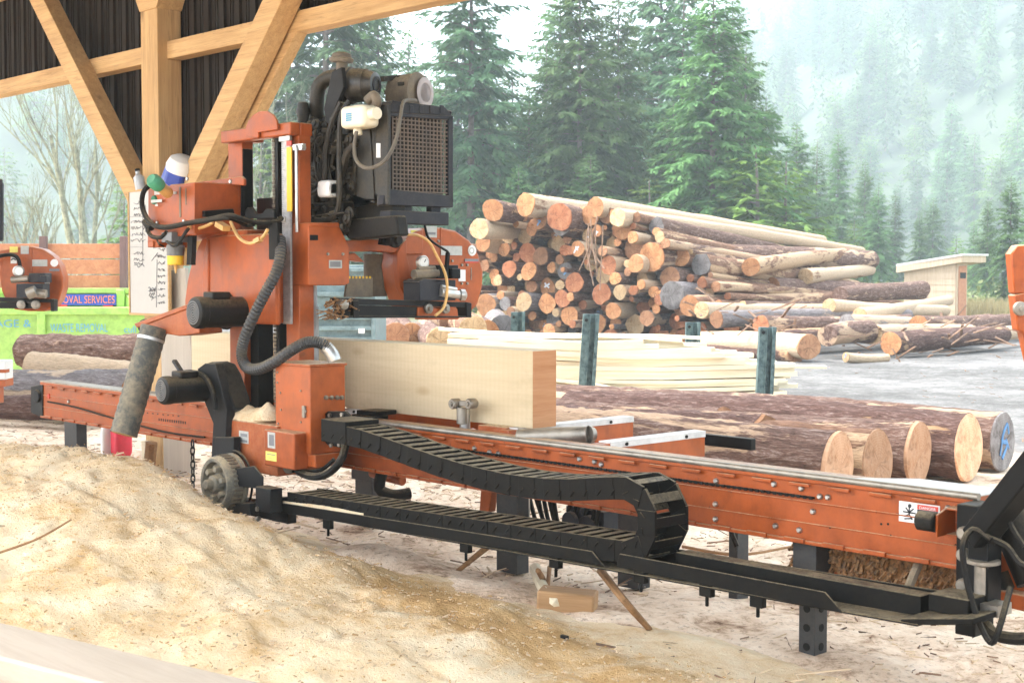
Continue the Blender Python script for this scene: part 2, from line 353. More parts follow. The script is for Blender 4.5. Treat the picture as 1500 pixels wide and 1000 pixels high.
ENDS={'orange':m_end('log_end_orange',(.44,.205,.09),(.54,.31,.16),(.26,.10,.045)),
      'pale':m_end('log_end_pale',(.56,.38,.21),(.64,.49,.31),(.36,.20,.09)),
      'reddish':m_end('log_end_red',(.37,.145,.07),(.47,.235,.125),(.20,.06,.03)),
      'brown':m_end('log_end_brown',(.34,.17,.09),(.44,.25,.14),(.20,.09,.05)),
      'grey':m_end('log_end_grey',(.19,.175,.17),(.30,.28,.27),(.10,.075,.065)),
      'pink':m_end('log_end_fresh',(.60,.36,.22),(.70,.47,.32),(.46,.23,.12),crack=.35)}
M['bluemark']=paint('blue_paint_mark',(.09,.22,.42),.7,0,var=.2)
M['whitemark']=paint('pale_paint_mark',(.62,.68,.74),.7,0,var=.2)
def m_leaf(name,c1,c2,trans=.35):
    m=NT(name); v=m.coord(); oi=m.n('ShaderNodeObjectInfo')
    n1=m.noise(v,.45,4,.6); n2=m.noise(v,2.5,3,.6); f=m.math('ADD',m.math('MULTIPLY',n1,.6),m.math('MULTIPLY',n2,.4))
    base=m.ramp(f,[(.34,c1),(.62,c2)])
    hs=m.n('ShaderNodeHueSaturation'); mr=m.n('ShaderNodeMapRange'); mr.inputs[3].default_value=.7; mr.inputs[4].default_value=1.3; m.l(oi.outputs['Random'],mr.inputs[0]); m.l(mr.outputs[0],hs.inputs['Value'])
    mh=m.n('ShaderNodeMapRange'); mh.inputs[3].default_value=.485; mh.inputs[4].default_value=.515; m.l(oi.outputs['Random'],mh.inputs[0]); m.l(mh.outputs[0],hs.inputs['Hue']); m.l(base,hs.inputs['Color'])
    m.l(hs.outputs[0],m.b.inputs['Base Color']); m.done(.7,0,.2)
    t=m.n('ShaderNodeBsdfTranslucent'); m.l(hs.outputs[0],t.inputs[0]); mx=m.n('ShaderNodeMixShader'); mx.inputs[0].default_value=trans
    out=m.t.nodes['Material Output']; m.l(m.b.outputs[0],mx.inputs[1]); m.l(t.outputs[0],mx.inputs[2]); m.l(mx.outputs[0],out.inputs[0]); return m.mat
LEAF=[m_leaf('fir_foliage',(.045,.105,.034),(.140,.245,.080)),m_leaf('fir_foliage_bluish',(.040,.095,.044),(.12,.21,.095)),m_leaf('young_conifer_foliage',(.07,.14,.025),(.16,.26,.05)),m_leaf('shrub_foliage',(.06,.10,.03),(.18,.20,.07))]
M['trunk']=paint('tree_bark',(.16,.13,.115),.9,0,var=.3,ns=5)
M['lichen']=paint('lichen_bark',(.20,.21,.14),.9,0,var=.35,ns=6)
# ================================================================ THE SAWMILL
mill=thing('sawmill','long orange portable band sawmill with an engine on top, carrying a squared timber',
           'sawmill',(-6.5,4.95,0))
V=Vector
def at3(p): return at(p[0],p[1],Y=p[2])
# ---- bed
BY=4.85; BX0,BX1=-10.42,-2.64
b=MB(); b.box(BX0,BX1,BY,BY+.17,.505,.745)
b.box(BX0,BX1,BY-.012,BY+.19,.745,.767)            # top flange
b.box(BX0,BX1,BY-.016,BY+.18,.492,.507)            # bottom flange
b.box(BX0,BX1,BY-.006,BY,.662,.668); b.box(BX0,BX1,BY-.006,BY,.575,.58)
x=BX0+.1
while x<BX1-.15:
    b.box(x,x+.10,BY-.028,BY-.014,.496,.514); b.box(x+.02,x+.12,BY-.022,BY-.012,.728,.742); x+=.19
bed=obj('bed_rail',b,M['orange'],mill,.004)
b=MB(); b.cyl((-7.05,BY-.004,.772),(BX1+.02,BY-.004,.772),.015,n=10); b.box(BX0,-7.05,BY-.01,BY+.12,.768,.778)
obj('track_rod',b,M['steelbr'],bed)
b=MB(); b.box(-6.9,at(1195,717,Y=BY).x,BY-.016,BY-.007,.683,.691)
x=-6.9
while x<-3.35: b.box(x,x+.016,BY-.02,BY-.016,.680,.693); x+=.03
obj('drive_belt',b,M['rubber'],bed)
b=MB(); b.prism([(-3.30,BY-.004,.7685),(BX1,BY-.004,.7685),(BX1+.02,BY+.25,.7685),(-3.02,BY+.25,.7685)],(0,0,.006))
obj('cover_plate',b,M['alu'],bed,.002)
bolts=[(694,656),(716,662),(729,664),(848,672),(870,676),(880,680),(1047,738),(1048,704),(1133,709),(1173,715),(1190,749),(1170,776),(1135,770),(1388,744),(1047,760),(330,606),(320,665),(1200,727),(1212,728),(180,596),(100,588)]
b=MB()
for p in bolts:
    q=at(*p,Y=BY-.008); b.lathe(q+V((0,.01,0)),(0,-1,0),[(0,.013),(.010,.013),(.016,.008)],8)
obj('bolt',b,M['steel'],bed)
b=MB()
for p in [(1284,749),(1291,767),(1301,767),(1305,784),(1317,753),(1400,798),(1216,772)]:
    q=at(*p,Y=BY); b.cyl(q,q+V((0,-.002,0)),.005,n=8)
obj('bolt_hole',b,M['black'],bed)
# left nose of the bed
b=MB(); b.py([(45,566),(62,563),(62,612),(45,604)],BY-.01,.16); q=at(52,580,Y=BY-.03); b.cyl(q,q+V((0,.2,0)),.05,n=14)
obj('end_stop',b,M['dgrey'],bed,.004)
b=MB(); b.tube([at(70,588,Y=BY-.02),at(110,596,Y=BY-.02),at(165,612,Y=BY-.02),at(240,632,Y=BY-.02),at(300,640,Y=BY-.02)],.007,6); obj('cable',b,M['black'],bed)
b=MB()
for i in range(13):
    u=at(170+i*7.5,600+.75*i,Y=BY-.0015); b.box(u.x,u.x+.03*random.uniform(.5,1),BY-.0012,BY+.001,u.z-.004,u.z+.004)
    u=at(232+i*3.2,614+.4*i,Y=BY-.0015); b.box(u.x,u.x+.014,BY-.0012,BY+.001,u.z-.009,u.z+.009)
obj('worn_lettering',b,M['dgrey'],bed)
b=MB(); b.lathe(at(72,580,Y=BY)+V((0,.004,0)),(0,-1,0),[(0,.02),(.012,.018)],10); obj('reflector',b,M['redsticker'],bed)
# danger sign
u0,u1=at(1317,733,Y=BY-.003),at(1376,771,Y=BY-.003)
sg=obj('warning_sign',MB().box(u0.x,u1.x,BY-.003,BY+.001,u1.z,u0.z),M['whitep'],bed)
w=u1.x-u0.x; h=u0.z-u1.z; P=lambda a,c:(u0.x+w*a,BY-.0045,u0.z-h*c)
b=MB(); 
def stroke(b,p,q,t=.006,dz=.0012):
    p,q=V(p),V(q); d=(q-p).normalized(); n=d.cross(V((0,1,0)))*t/2; b.prism([p+n,q+n,q-n,p-n],(0,dz,0))
for a,c in (((.17,.28),(.26,.5)),((.26,.22),(.26,.6)),((.26,.5),(.37,.3)),((.26,.6),(.14,.72)),((.26,.6),(.34,.85)),((.14,.85),(.34,.78)),((.1,.5),(.42,.52))): stroke(b,P(*a),P(*c),.0055)
q=V(P(.27,.18)); b.cyl(q,q+V((0,.001,0)),.008,n=10)
b.prism([P(.46,.3),P(.97,.3),P(.97,.93),P(.46,.93)],(0,.001,0))
obj('pictogram',b,M['ink'],sg)
obj('red_band',MB().prism([P(.46,.06),P(.97,.06),P(.97,.29),P(.46,.29)],(0,.001,0)),M['redsticker'],sg)
def text(s,name,mat,parent,org,xdir,updir,height,align='LEFT',ext=.002,squash=1,width=None):
    cu=bpy.data.curves.new('lettering','FONT'); cu.body=s; cu.size=1; cu.extrude=0; cu.align_x='LEFT'
    to=bpy.data.objects.new('lettering',cu); COL.objects.link(to)
    dg=bpy.context.evaluated_depsgraph_get(); dg.update(); me=bpy.data.meshes.new_from_object(to.evaluated_get(dg)); bpy.data.objects.remove(to)
    co=[v.co.copy() for v in me.vertices]; zz=[c.y for c in co]; xx=[c.x for c in co]
    k=height/(max(zz)-min(zz)); kx=(width/(max(xx)-min(xx))) if width else k*squash
    xd,ud=V(xdir).normalized(),V(updir).normalized(); nd=xd.cross(ud); base=wloc(parent)
    for v,c in zip(me.vertices,co): v.co=V(org)+xd*(c.x-min(xx))*kx+ud*(c.y-min(zz))*k+nd*ext-base
    me.materials.clear(); me.materials.append(mat); me.name=name
    o=bpy.data.objects.new(name,me); COL.objects.link(o); o.parent=parent; return o
text('DANGER','lettering',M['whitep'],sg,P(.52,.26),(1,0,0),(0,0,1),h*.14,ext=.002,width=w*.4)
b=MB()
for i in range(6): stroke(b,P(.5,.40+.085*i),P(.72+.2*random.random(),.40+.085*i),.004)
obj('small_print',b,M['sticker'],sg)
# inner rail, cross members
b=MB(); b.box(-10.2,-4.72,5.55,5.68,.52,.64); b.box(-9.9,-4.8,5.68,5.70,.50,.655)
obj('rear_rail',b,M['orange_clean'],mill,.004)
b=MB()
for xx in (-9.6,-8.4,-7.2,-6.1): b.box(xx-.05,xx+.05,BY+.17,5.55,.53,.69)
obj('cross_member',b,M['orange_clean'],mill,.003)
def bunk(x,y0,y1,z0=.645,z1=.765):
    b=MB(); b.box(x-.075,x,y0,y1,z0,z1-.004); o=obj('bunk',b,M['orange_clean'],mill,.004)
    b=MB(); b.box(x-.078,x+.004,y0+.06,y1,z1-.004,z1+.004); b.box(x,x+.004,y0+.06,y1,z1-.028,z1-.004); s=obj('bunk_cap',b,M['alu'],o,.001)
    b=MB()
    for k in (.22,.8): q=V((x+.004,y0+(y1-y0)*k,z1-.014)); b.cyl(q,q+V((.006,0,0)),.009,n=8)
    obj('bolt',b,M['dgrey'],o)
bunk(-4.7,5.03,5.82,.64,.773); bunk(-5.38,5.05,6.02,.655,.785); bunk(-7.0,5.05,6.0); bunk(-8.3,5.05,6.0)
b=MB(); b.box(-4.90,-4.86,5.83,5.95,.66,.735); b.cyl((-4.86,5.86,.70),(-4.85,5.86,.70),.022); b.box(-4.86,-4.5,5.95,5.99,.68,.74); obj('chain_bracket',b,M['black'],mill,.003)
b=MB(); b.cyl(at(800,640,Y=5.0)+V((-.2,0,-.02)),at(862,636,Y=5.16)+V((0,0,-.0)),.045,n=16); b.lathe(at(862,636,Y=5.16),(.2,1,0),[(0,.045),(.03,.035)],16)
b.tube([at(862,636,Y=5.16),at(866,645,Y=5.2),at(862,668,Y=5.2)],.02,8); obj('toe_roller',b,M['steelbr'],mill)
# side support with two rollers
b=MB(); u=at(681,596,Y=5.09); b.cyl((u.x,u.y,.45),(u.x,u.y,u.z-.01),.029,n=16); b.cyl((u.x+.22,5.3,.0+.2),(u.x+.22,5.3,.55),.05,n=14)
so=obj('side_support',b,M['steel'],mill)
b=MB(); a=at(667,591,Y=5.05); c=at(691,591,Y=5.05)
for q in (a,c): b=MB(); b.lathe(q+V((0,-.038,0)),(0,1,0),[(0,.012),(.008,.014),(.0081,.024),(.016,.029),(.058,.029),(.066,.024)],16); obj('support_roller',b,M['steelbr'],so)
b=MB(); b.bar(a+V((0,.015,0)),c+V((0,.015,0)),.03,.03); b.cyl((u.x,u.y-.02,u.z-.09),(u.x,u.y-.02,u.z-.0),.03,n=12); obj('roller_yoke',b,M['steelbr'],so,.003)
# clamp parts and sawdust-topped blocks on the bed
b=MB(); b.py([(700,622),(740,626),(742,646),(700,640)],5.08,.10); b.py([(742,628),(772,632),(772,650),(742,648)],5.2,.2); obj('log_clamp',b,M['orange_dust'],mill,.004)
b=MB(); b.py([(515,606),(545,610),(545,625),(515,620)],4.98,.12); b.py([(522,600),(553,602),(553,609),(522,607)],4.98,.14); obj('clamp_block',b,M['blackdust'],mill,.004)
b=MB(); b.cyl(at(655,640,Y=5.12),at(655,640,Y=5.12)+V((0,.2,0)),.035,n=14); b.box(-7.1,-5.9,5.5,5.53,.66,.75); obj('bed_arm',b,M['orange_clean'],mill,.003)
# under-bed hydraulics
b=MB()
for k,(p,q_) in enumerate((((545,692),(590,704)),)): b.cyl(at(*p,Y=5.3),at(*q_,Y=5.3),.03,n=10)
b.py([(705,708),(722,708),(716,750),(702,750)],5.2,.05); obj('hydraulic_ram',b,M['orange_clean'],mill,.003)
b=MB()
b.tube([at(560,690,Y=5.15),at(556,715,Y=5.15),at(575,725,Y=5.2),at(600,722,Y=5.3)],.035,10)
for k in range(6):
    r=random.random; p=at(770+8*k,735+4*k,Y=5.35)
    b.tube([p+V((0,0,.12)),p+V((.04+.05*r(),0,-.05)),p+V((.14,.0,-.12-.08*r())),p+V((.26,.02,-.10)),p+V((.34,0,.02+.1*r())),p+V((.36,0,.2))],.012,6)
b.tube([at(1080,700,Y=5.2),at(1068,760,Y=5.2),at(1080,800,Y=5.2)],.012,6); obj('hydraulic_hose',b,M['rubber'],mill)
b=MB(); b.fy((829,740),(852,790),5.35,.12); q=at(838,762,Y=5.33); b.cyl(q,q+V((0,-.03,0)),.05,n=14); b.fy((854,745),(884,800),5.4,.14); b.cyl(at(866,770,Y=5.38),at(866,770,Y=5.38)+V((0,-.04,0)),.06); obj('hydraulic_motor',b,M['bluegrey'],mill,.004)
b=MB(); b.box(-3.55,-2.8,5.0,5.3,.36,.49)
for k in range(260):
    p=V((random.uniform(-3.55,-2.75),random.uniform(4.96,5.2),.39-random.random()*.05)); d=V((random.uniform(-.03,.03),random.uniform(-.03,.01),-random.uniform(.02,.06))); b.bar(p,p+d,.012,.012)
for k in range(180):
    p=V((random.uniform(-3.55,-2.75),4.998,random.uniform(.37,.47))); d=V((random.uniform(-.02,.02),-random.uniform(.01,.025),-random.uniform(.01,.04))); b.bar(p,p+d,.012,.012)
obj('bark_drag',b,M['brush'],mill)
obj('drag_shoe',MB().box(-3.35,-2.95,5.0,5.2,.31,.362),M['orange_dust'],mill,.004)
# legs
def leg(px0,px1,Y,ztop,zbot=0,holes=0,foot=True,sleeve=True):
    a,c=at(px0,700,Y=Y).x,at(px1,700,Y=Y).x; b=MB(); b.box(a,c,Y,Y+.09,zbot,ztop)
    if sleeve: b.box(a-.025,c+.01,Y-.012,Y+.10,ztop-.22,ztop)
    if False: b.box(a-.04,c+.04,Y-.03,Y+.12,zbot-.01,zbot+.012)
    o=obj('bed_leg',b,M['leggrey'],mill,.004)
    if holes:
        b=MB()
        for k in range(holes):
            q=V(((a+c)/2,Y-.0005,.05+.08*k)); b.cyl(q+V((0,.002,0)),q+V((0,-.0015,0)),.017,n=12)
            q=V((c+.0005,Y+.045,.05+.08*k)); b.cyl(q+V((-.002,0,0)),q+V((.0015,0,0)),.017,n=12)
        obj('pin_hole',b,M['black'],o)
leg(95,113,5.2,.50,sleeve=False); leg(1172,1196,4.90,.49,0,3); leg(727,757,5.15,.5,sleeve=False); leg(905,936,5.35,.5,sleeve=False); leg(1068,1081,5.5,.5,sleeve=False); leg(520,545,5.5,.5,0,0,False)
# right-hand end: post, tongue, arms
b=MB(); b.box(-2.64,-2.56,4.72,4.86,.28,.76); b.fy((1418,760),(1446,908),4.60,.10); ep=obj('end_post',b,M['black'],mill,.005)
b=MB()
for zz in (.66,.58,.47): q=V((-2.60,4.70,zz)); b.lathe(q+V((0,.02,0)),(0,-1,0),[(0,.024),(.03,.024),(.036,.018)],10)
q=at(1436,800,Y=4.60)
b.lathe(V((q.x,4.62,.43)),(0,0,1),[(0,.05),(.012,.058),(.02,.03),(.14,.03),(.15,.06),(.162,.06)],16); b.box(q.x-.01,q.x+.09,4.56,4.66,.41,.45)
obj('pivot_pin',b,M['steelbr'],ep)
b=MB(); b.bar(at(1432,788,Y=4.62),at(1530,665,Y=4.5),.09,.085,up=(0,0,1)); obj('lift_arm',b,M['black'],mill,.006)
b=MB(); b.cyl(at(1475,745,Y=4.80),at(1520,850,Y=4.78),.075,n=16); b.cyl(at(1460,840,Y=4.9),at(1470,865,Y=4.9),.05); obj('motor_housing',b,M['rubber'],mill)
b=MB(); b.py([(1450,790),(1530,880),(1530,900),(1452,884)],4.9,.06); b.py([(1452,862),(1540,880),(1540,905),(1452,884)],4.84,.12); obj('tongue',b,M['orange'],mill,.005)
b=MB(); b.prism([at(1462,800,Y=4.86),at(1475,800,Y=4.9),at(1530,860,Y=4.9),at(1530,880,Y=4.86)],(0,0,.008)); obj('tongue_plate',b,M['alu'],mill)
b=MB(); b.tube([at3(p) for p in ((1452,790,4.55),(1425,775,4.55),(1410,800,4.5),(1416,850,4.5),(1432,905,4.5),(1450,940,4.5),(1462,925,4.5),(1480,860,4.6))],.011,7)
b.tube([at3(p) for p in ((1444,915,4.6),(1460,930,4.58),(1500,935,4.56),(1540,925,4.55))],.022,8)
b.tube([at3(p) for p in ((1450,788,4.58),(1475,800,4.6),(1495,825,4.6),(1525,835,4.6))],.012,7)
b.tube([at3(p) for p in ((1530,700,4.6),(1490,730,4.6),(1478,760,4.6),(1500,800,4.6))],.010,7)
obj('hydraulic_hose',b,M['rubber'],mill)
b=MB(); b.tube([(-2.9,4.9,.47),(-2.88,4.8,.40),(-2.86,4.7,.31)],.018,8); obj('feed_pipe',b,M['brownsteel'],mill)
a=at(1372,765,Y=4.72); b=MB(); b.lathe(a+V((-.075,0,0)),(1,0,0),[(0,.032),(.004,.037),(.07,.037),(.075,.032)],16); br=obj('bumper',b,M['rubber'],mill)
b=MB(); b.prism([V((a.x,4.71,a.z-.052)),V((a.x,4.71,a.z+.03)),V((a.x,4.78,a.z+.05)),V((a.x,4.84,a.z+.05)),V((a.x,4.84,a.z-.052))],(.010,0,0)); b.box(a.x+.01,a.x+.16,4.77,4.84,a.z+.042,a.z+.050); b.box(a.x+.01,a.x+.16,4.77,4.84,a.z-.054,a.z-.046); obj('bumper_bracket',b,M['orange'],mill,.003)
# ---- cable tray and cable chain
TY0,TY1=4.40,4.62
tb_=lambda x:.285+min((x+6.66)*.029,.080)
b=MB()
def seg(b,x0,x1,y,d,h0,h1): b.prism([V((x0,y,tb_(x0)+h1)),V((x1,y,tb_(x1)+h1)),V((x1,y,tb_(x1)+h0)),V((x0,y,tb_(x0)+h0))],(0,d,0))
b.prism([V((-6.6,TY0-.01,tb_(-6.6)+.055)),V((-4.16,TY0-.01,tb_(-4.16)+.055)),V((-4.09,TY0-.01,tb_(-4.09))),V((-6.6,TY0-.01,tb_(-6.6)))],(0,.008,0))
seg(b,-6.6,-2.6,TY0-.004,.25,.004,.012)
b.prism([V((-4.02,TY0-.01,.365)),V((-4.0,TY0-.01,.425)),V((-2.98,TY0-.01,.43)),V((-2.90,TY0-.01,.365))],(0,.008,0))
seg(b,-6.6,-2.62,TY1+.02,.01,.0,.085)
b.bar((-3.8,4.56,.40),(-2.66,4.56,.405),.085,.085)
for xx in (-6.1,-5.0,-4.4,-3.9,-3.55,-3.3):
    zz=tb_(xx); b.box(xx-.03,xx+.03,TY0,TY0+.03,zz-.05,zz); b.cyl((xx,TY0+.015,zz-.09),(xx,TY0+.015,zz-.04),.008,n=6)
tray=obj('cable_tray',b,M['blackdust'],mill,.003)
b=MB(); b.fy((1360,868),(1418,905),4.48,.14); b.prism([at(*p,Y=4.40) for p in ((1318,912),(1345,915),(1425,915),(1425,905),(1320,905))],(0,.2,0)); obj('tray_end',b,M['blackdust'],mill,.004)
path=[(474,632),(500,636),(530,643),(565,655),(600,668),(640,682),(680,694),(715,703),(755,711),(800,716),(840,717),(880,715),(912,714)]
pts=[at(*p,Y=TY0+.01) for p in path]; pts=[V((p.x,0,p.z)) for p in pts]
e=pts[-1]; zl=tb_(e.x)+.070; R=(e.z-zl)/2
arc=[V((e.x+.03+R*.85*math.sin(math.pi*k/10),0,zl+R+R*math.cos(math.pi*k/10))) for k in range(0,11)]
low=[V((x,0,tb_(x)+.068)) for x in np.linspace(e.x-.04,-6.48,30)]
poly=pts+arc+low
def resample(P,step):
    out=[P[0]]; acc=0
    for a,c in zip(P[:-1],P[1:]):
        L=(c-a).length; t=step-acc
        while t<=L: out.append(a+(c-a)*(t/L)); t+=step
        acc=(acc+L)%step
    return out
ln=resample(poly,.080); b=MB(); y0,y1=TY0+.005,TY1-.005; hh=.048
for i in range(len(ln)-1):
    a,c=ln[i],ln[i+1]; d=(c-a).normalized(); n=V((-d.z,0,d.x)); a2=a-d*.012; c2=c+d*.012
    o=.003 if i%2 else 0
    for ya,yb in ((y0-o,y0+.014-o),(y1-.014+o,y1+o)):
        b.prism([V((p.x,ya,p.z)) for p in (a2+n*hh,c2+n*hh,c2-n*hh,a2-n*hh)],(0,yb-ya,0))
    mid=(a+c)/2
    for s_ in (1,-1):
        q=mid+n*s_*(hh-.006); p0=V((q.x,y0+.012,q.z)); p1=V((q.x,y1-.012,q.z)); b.bar(p0,p1,.042,.008,up=(n.x,0,n.z))
    q=mid-d*.03+n*(-hh*.35); b.bar(V((q.x,y0-.006,q.z))-d*.012-n*.012,V((q.x,y0-.006,q.z))+d*.012+n*.012,.004,.006,up=(0,1,0))
obj('cable_chain',b,M['blackdust'],mill,.002)
b=MB()
for k in range(60):
    x=-6.5+.012*k; h=.02+.03*math.sin(k*.05)**2*random.uniform(.7,1); b.box(x,x+.0121,TY0-.0005,TY0+.006,tb_(x)+.02,tb_(x)+.058+h*.3)
obj('sawdust_ridge',b,M['sawdust'] if 'sawdust' in M else M['board'],mill)
b=MB(); b.prism([at(*p,Y=4.62) for p in ((468,612),(480,602),(505,602),(515,612),(515,640),(500,656),(480,652),(468,640))],(0,.02,0)); cf=obj('chain_flange',b,M['black'],mill,.004)
b=MB(); b.box(at(470,625,Y=TY0).x,at(506,625,Y=TY0).x,TY0,TY1,at(470,646,Y=TY0).z,at(470,613,Y=TY0).z); obj('chain_clamp',b,M['blackdust'],mill,.004)
b=MB()
for p in ((484,608),(502,607),(474,647),(486,652),(498,651)): q=at(*p,Y=4.62); b.cyl(q,q+V((0,-.012,0)),.012,n=6)
obj('bolt',b,M['steelbr'],cf)
b=MB(); b.tube([at3(p) for p in ((506,652,4.55),(500,672,4.5),(485,690,4.48),(462,698,4.5),(438,690,4.55),(430,672,4.6))],.022,9)
b.tube([at3(p) for p in ((425,668,4.6),(424,685,4.55),(440,690,4.55),(470,688,4.58),(490,672,4.62))],.012,7); obj('power_cable',b,M['rubber'],mill)
b=MB(); b.lathe(at(428,680,Y=4.56),(0,-1,.1),[(0,.05),(.03,.052),(.05,.03)],14); obj('cable_gland',b,M['brownsteel'],mill)
# ---- carriage base, control box
b=MB(); a=at(328,618,Y=4.5); c=at(392,690,Y=4.5); b.box(a.x,c.x+.10,4.50,4.80,c.z-.02,a.z+.02); cb=obj('carriage_base',b,M['orange_dust'],mill,.006)
b=MB(); a=at(386,628,Y=4.44); c=at(416,686,Y=4.44); b.box(a.x,c.x+.1,4.44,4.6,c.z,a.z); obj('switch_box',b,M['orange'],mill,.008)
b=MB(); b.fy((350,630),(364,650),4.499,.002); b.fy((392,632),(403,657),4.439,.002); obj('spec_label',b,M['sticker'],cb)
b=MB(); b.fy((352,634),(362,640),4.4975,.001); b.fy((352,643),(362,648),4.4975,.001); b.fy((394,636),(401,653),4.4375,.001); obj('label_print',b,M['inkgrey'],cb)
b=MB(); b.fy((389,660),(405,676),4.439,.002); obj('caution_label',b,M['yelsticker'],cb)
b=MB(); b.fy((391,664),(403,667),4.4375,.001); b.fy((391,670),(401,672),4.4375,.001); obj('label_print',b,M['inkgrey'],cb)
a=at(403,528,Y=4.52); c=at(455,666,Y=4.52); fx1=c.x
b=MB(); b.box(a.x,fx1,4.52,at(506,600,X=fx1).y,at(455,666,Y=4.52).z,at(455,537,Y=4.52).z); bx=obj('control_box',b,M['orange_clean'],mill,.006)
zt_=at(455,537,Y=4.52).z; y2=at(506,600,X=fx1).y
b=MB(); b.box(a.x-.008,fx1+.008,4.512,y2+.008,zt_-.004,zt_+.012); obj('box_lid',b,M['orange_dust'],bx,.003)
b=MB(); b.box(fx1-.1,fx1+.03,4.53,y2-.05,c.z-.07,c.z); obj('box_foot',b,M['orange_clean'],bx,.006)
b=MB()
for p in ((477,582),(485,582),(493,582),(500,582)): q=at(*p,X=fx1); b.lathe(q,(1,0,0),[(0,.013),(.012,.013),(.02,.007)],10)
obj('push_button',b,M['brownsteel'],bx)
b=MB()
for p in ((441,572),(411,575),(412,600),(408,620),(441,618),(407,545),(407,560),(407,655),(407,640)): q=at(*p,Y=4.52); b.lathe(q,(0,-1,0),[(0,.007),(.006,.006)],8)
q=at(447,602,Y=4.52); b.lathe(q,(0,-1,0),[(0,.018),(.008,.018),(.014,.01)],10); b.box(q.x-.012,q.x+.012,4.505,4.52,q.z-.035,q.z+.03); obj('latch',b,M['steelbr'],bx,.002)
# ---- carriage drive: belt cover, motor, bracket, wheel
b=MB(); b.py([(289,540),(300,532),(315,532),(332,600),(328,690),(308,695),(312,620),(300,590)],4.46,.06); b.py([(315,640),(342,640),(342,690),(318,690)],4.44,.05); obj('drive_bracket',b,M['dgrey'],mill,.005)
b=MB(); b.py([(290,546),(296,534),(308,530),(318,534),(326,548),(344,600),(332,612),(322,604),(300,560)],4.50,.13); obj('belt_cover',b,M['black'],mill,.012)
def motor(pc,pe,Y0,L,r,name,ns=24,boxa=True):
    c=at(*pc,Y=Y0); d=V((0,1,0)); b=MB()
    b.lathe(c,d,[(0,r*.80),(.008,r*.95),(.02,r),(.055,r),(.058,r*.96),(L,r*.96)],ns)
    o=obj(name,b,M['motor'],mill)
    b=MB()
    for k in range(5): b.lathe(c+V((0,-.001,0)),(0,-1,0),[(0,r*(.15+.145*k)),(.004,r*(.15+.145*k)),(.004,r*(.08+.145*k)),(0,r*(.08+.145*k))],ns,caps=False)
    obj('fan_grille',b,M['grey'],o)
    if boxa: b=MB(); b.box(c.x-.06,c.x+.05,Y0+.10,Y0+.22,c.z+r*.8,c.z+r*1.28); obj('terminal_box',b,M['motor'],o,.008)
    return o
m1=motor((283,458),None,4.28,.33,.093,'head_motor')
m2=motor((236,572),None,4.18,.36,.084,'feed_motor')
b=MB(); b.tube([at3(p) for p in ((256,548,4.4),(280,545,4.42),(300,552,4.42),(312,575,4.42),(316,600,4.42))],.016,8); obj('power_cable',b,M['rubber'],mill)
b=MB(); b.bar((at(268,548,Y=4.35).x,4.35,at(268,548,Y=4.35).z),(at(255,528,Y=4.35).x,4.35,at(258,528,Y=4.35).z),.03,.02); obj('lever',b,M['bluegrey'],mill,.005)
wc=at(314,708,Y=4.30); b=MB(); r=.155
b.lathe(wc,(0,1,0),[(.035,r*.5),(.035,r*.74),(.0,r*.80),(-.004,r*.92),(.012,r),(.10,r),(.105,r*1.06),(.125,r*1.06),(.13,r)],40)
wh=obj('carriage_wheel',b,paint('dusty_wheel',(.13,.125,.105),.75,.8,side=.42),mill)
b=MB()
for k in range(36):
    a=2*math.pi*k/36; q=wc+V((math.cos(a)*r,.035,math.sin(a)*r)); b.bar(q,q+V((0,.055,0)),.012,.016,up=(math.cos(a),0,math.sin(a)))
obj('tread_rib',b,M['brownsteel'],wh)
b=MB(); b.lathe(wc+V((0,.035,0)),(0,-1,0),[(0,.055),(.05,.048),(.055,.030),(.095,.026)],16)
for k in range(6):
    a=2*math.pi*k/6+.3; q=wc+V((math.cos(a)*.085,0,math.sin(a)*.085)); b.bar(q+V((0,.04,0)),q+V((0,-.012,0)),.03,.03,up=(math.cos(a),0,math.sin(a)))
obj('hub',b,paint('dusty_hub',(.20,.18,.14),.8,.8,side=.45),wh,.003)
b=MB(); b.tube([wc+V((r*1.12*math.cos(t),.14,r*1.12*math.sin(t))) for t in np.linspace(-.9,1.7,14)],.008,6); obj('wheel_guard',b,M['blackdust'],wh)
b=MB(); b.py([(342,686),(372,682),(384,698),(384,716),(344,712)],4.36,.012); b.fy((374,712),(396,752),4.30,.08); b.bar(at(330,745,Y=4.4),at(372,745,Y=4.4),.06,.07); b.bar(at(395,738,Y=4.45),at(420,738,Y=4.45),.06,.08); b.box(-7.3,-6.6,4.5,4.56,.20,.29); obj('tray_bracket',b,M['dgrey'],mill,.004)
b=MB()
for p in ((378,745),(350,757)): q=at(*p,Y=4.30); b.cyl(q,q+V((0,-.012,0)),.014,n=6)
b.tube([at3(p) for p in ((340,760,4.38),(365,766,4.38),(380,758,4.40))],.015,8); obj('bracket_bolt',b,M['steelbr'],mill)
# hanging chain
b=MB(); q=at(282,650,Y=4.8)
for k in range(7):
    c=q+V((0,0,-.045*k)); ax=V((1,0,0)) if k%2 else V((0,1,0)); s_=V((0,1,0)) if k%2 else V((1,0,0))
    b.tube([c+s_*.014*math.cos(t)+V((0,0,.03*math.sin(t))) for t in np.linspace(0,2*math.pi,11)],.005,6,1)
obj('hook_chain',b,M['dgrey'],mill)
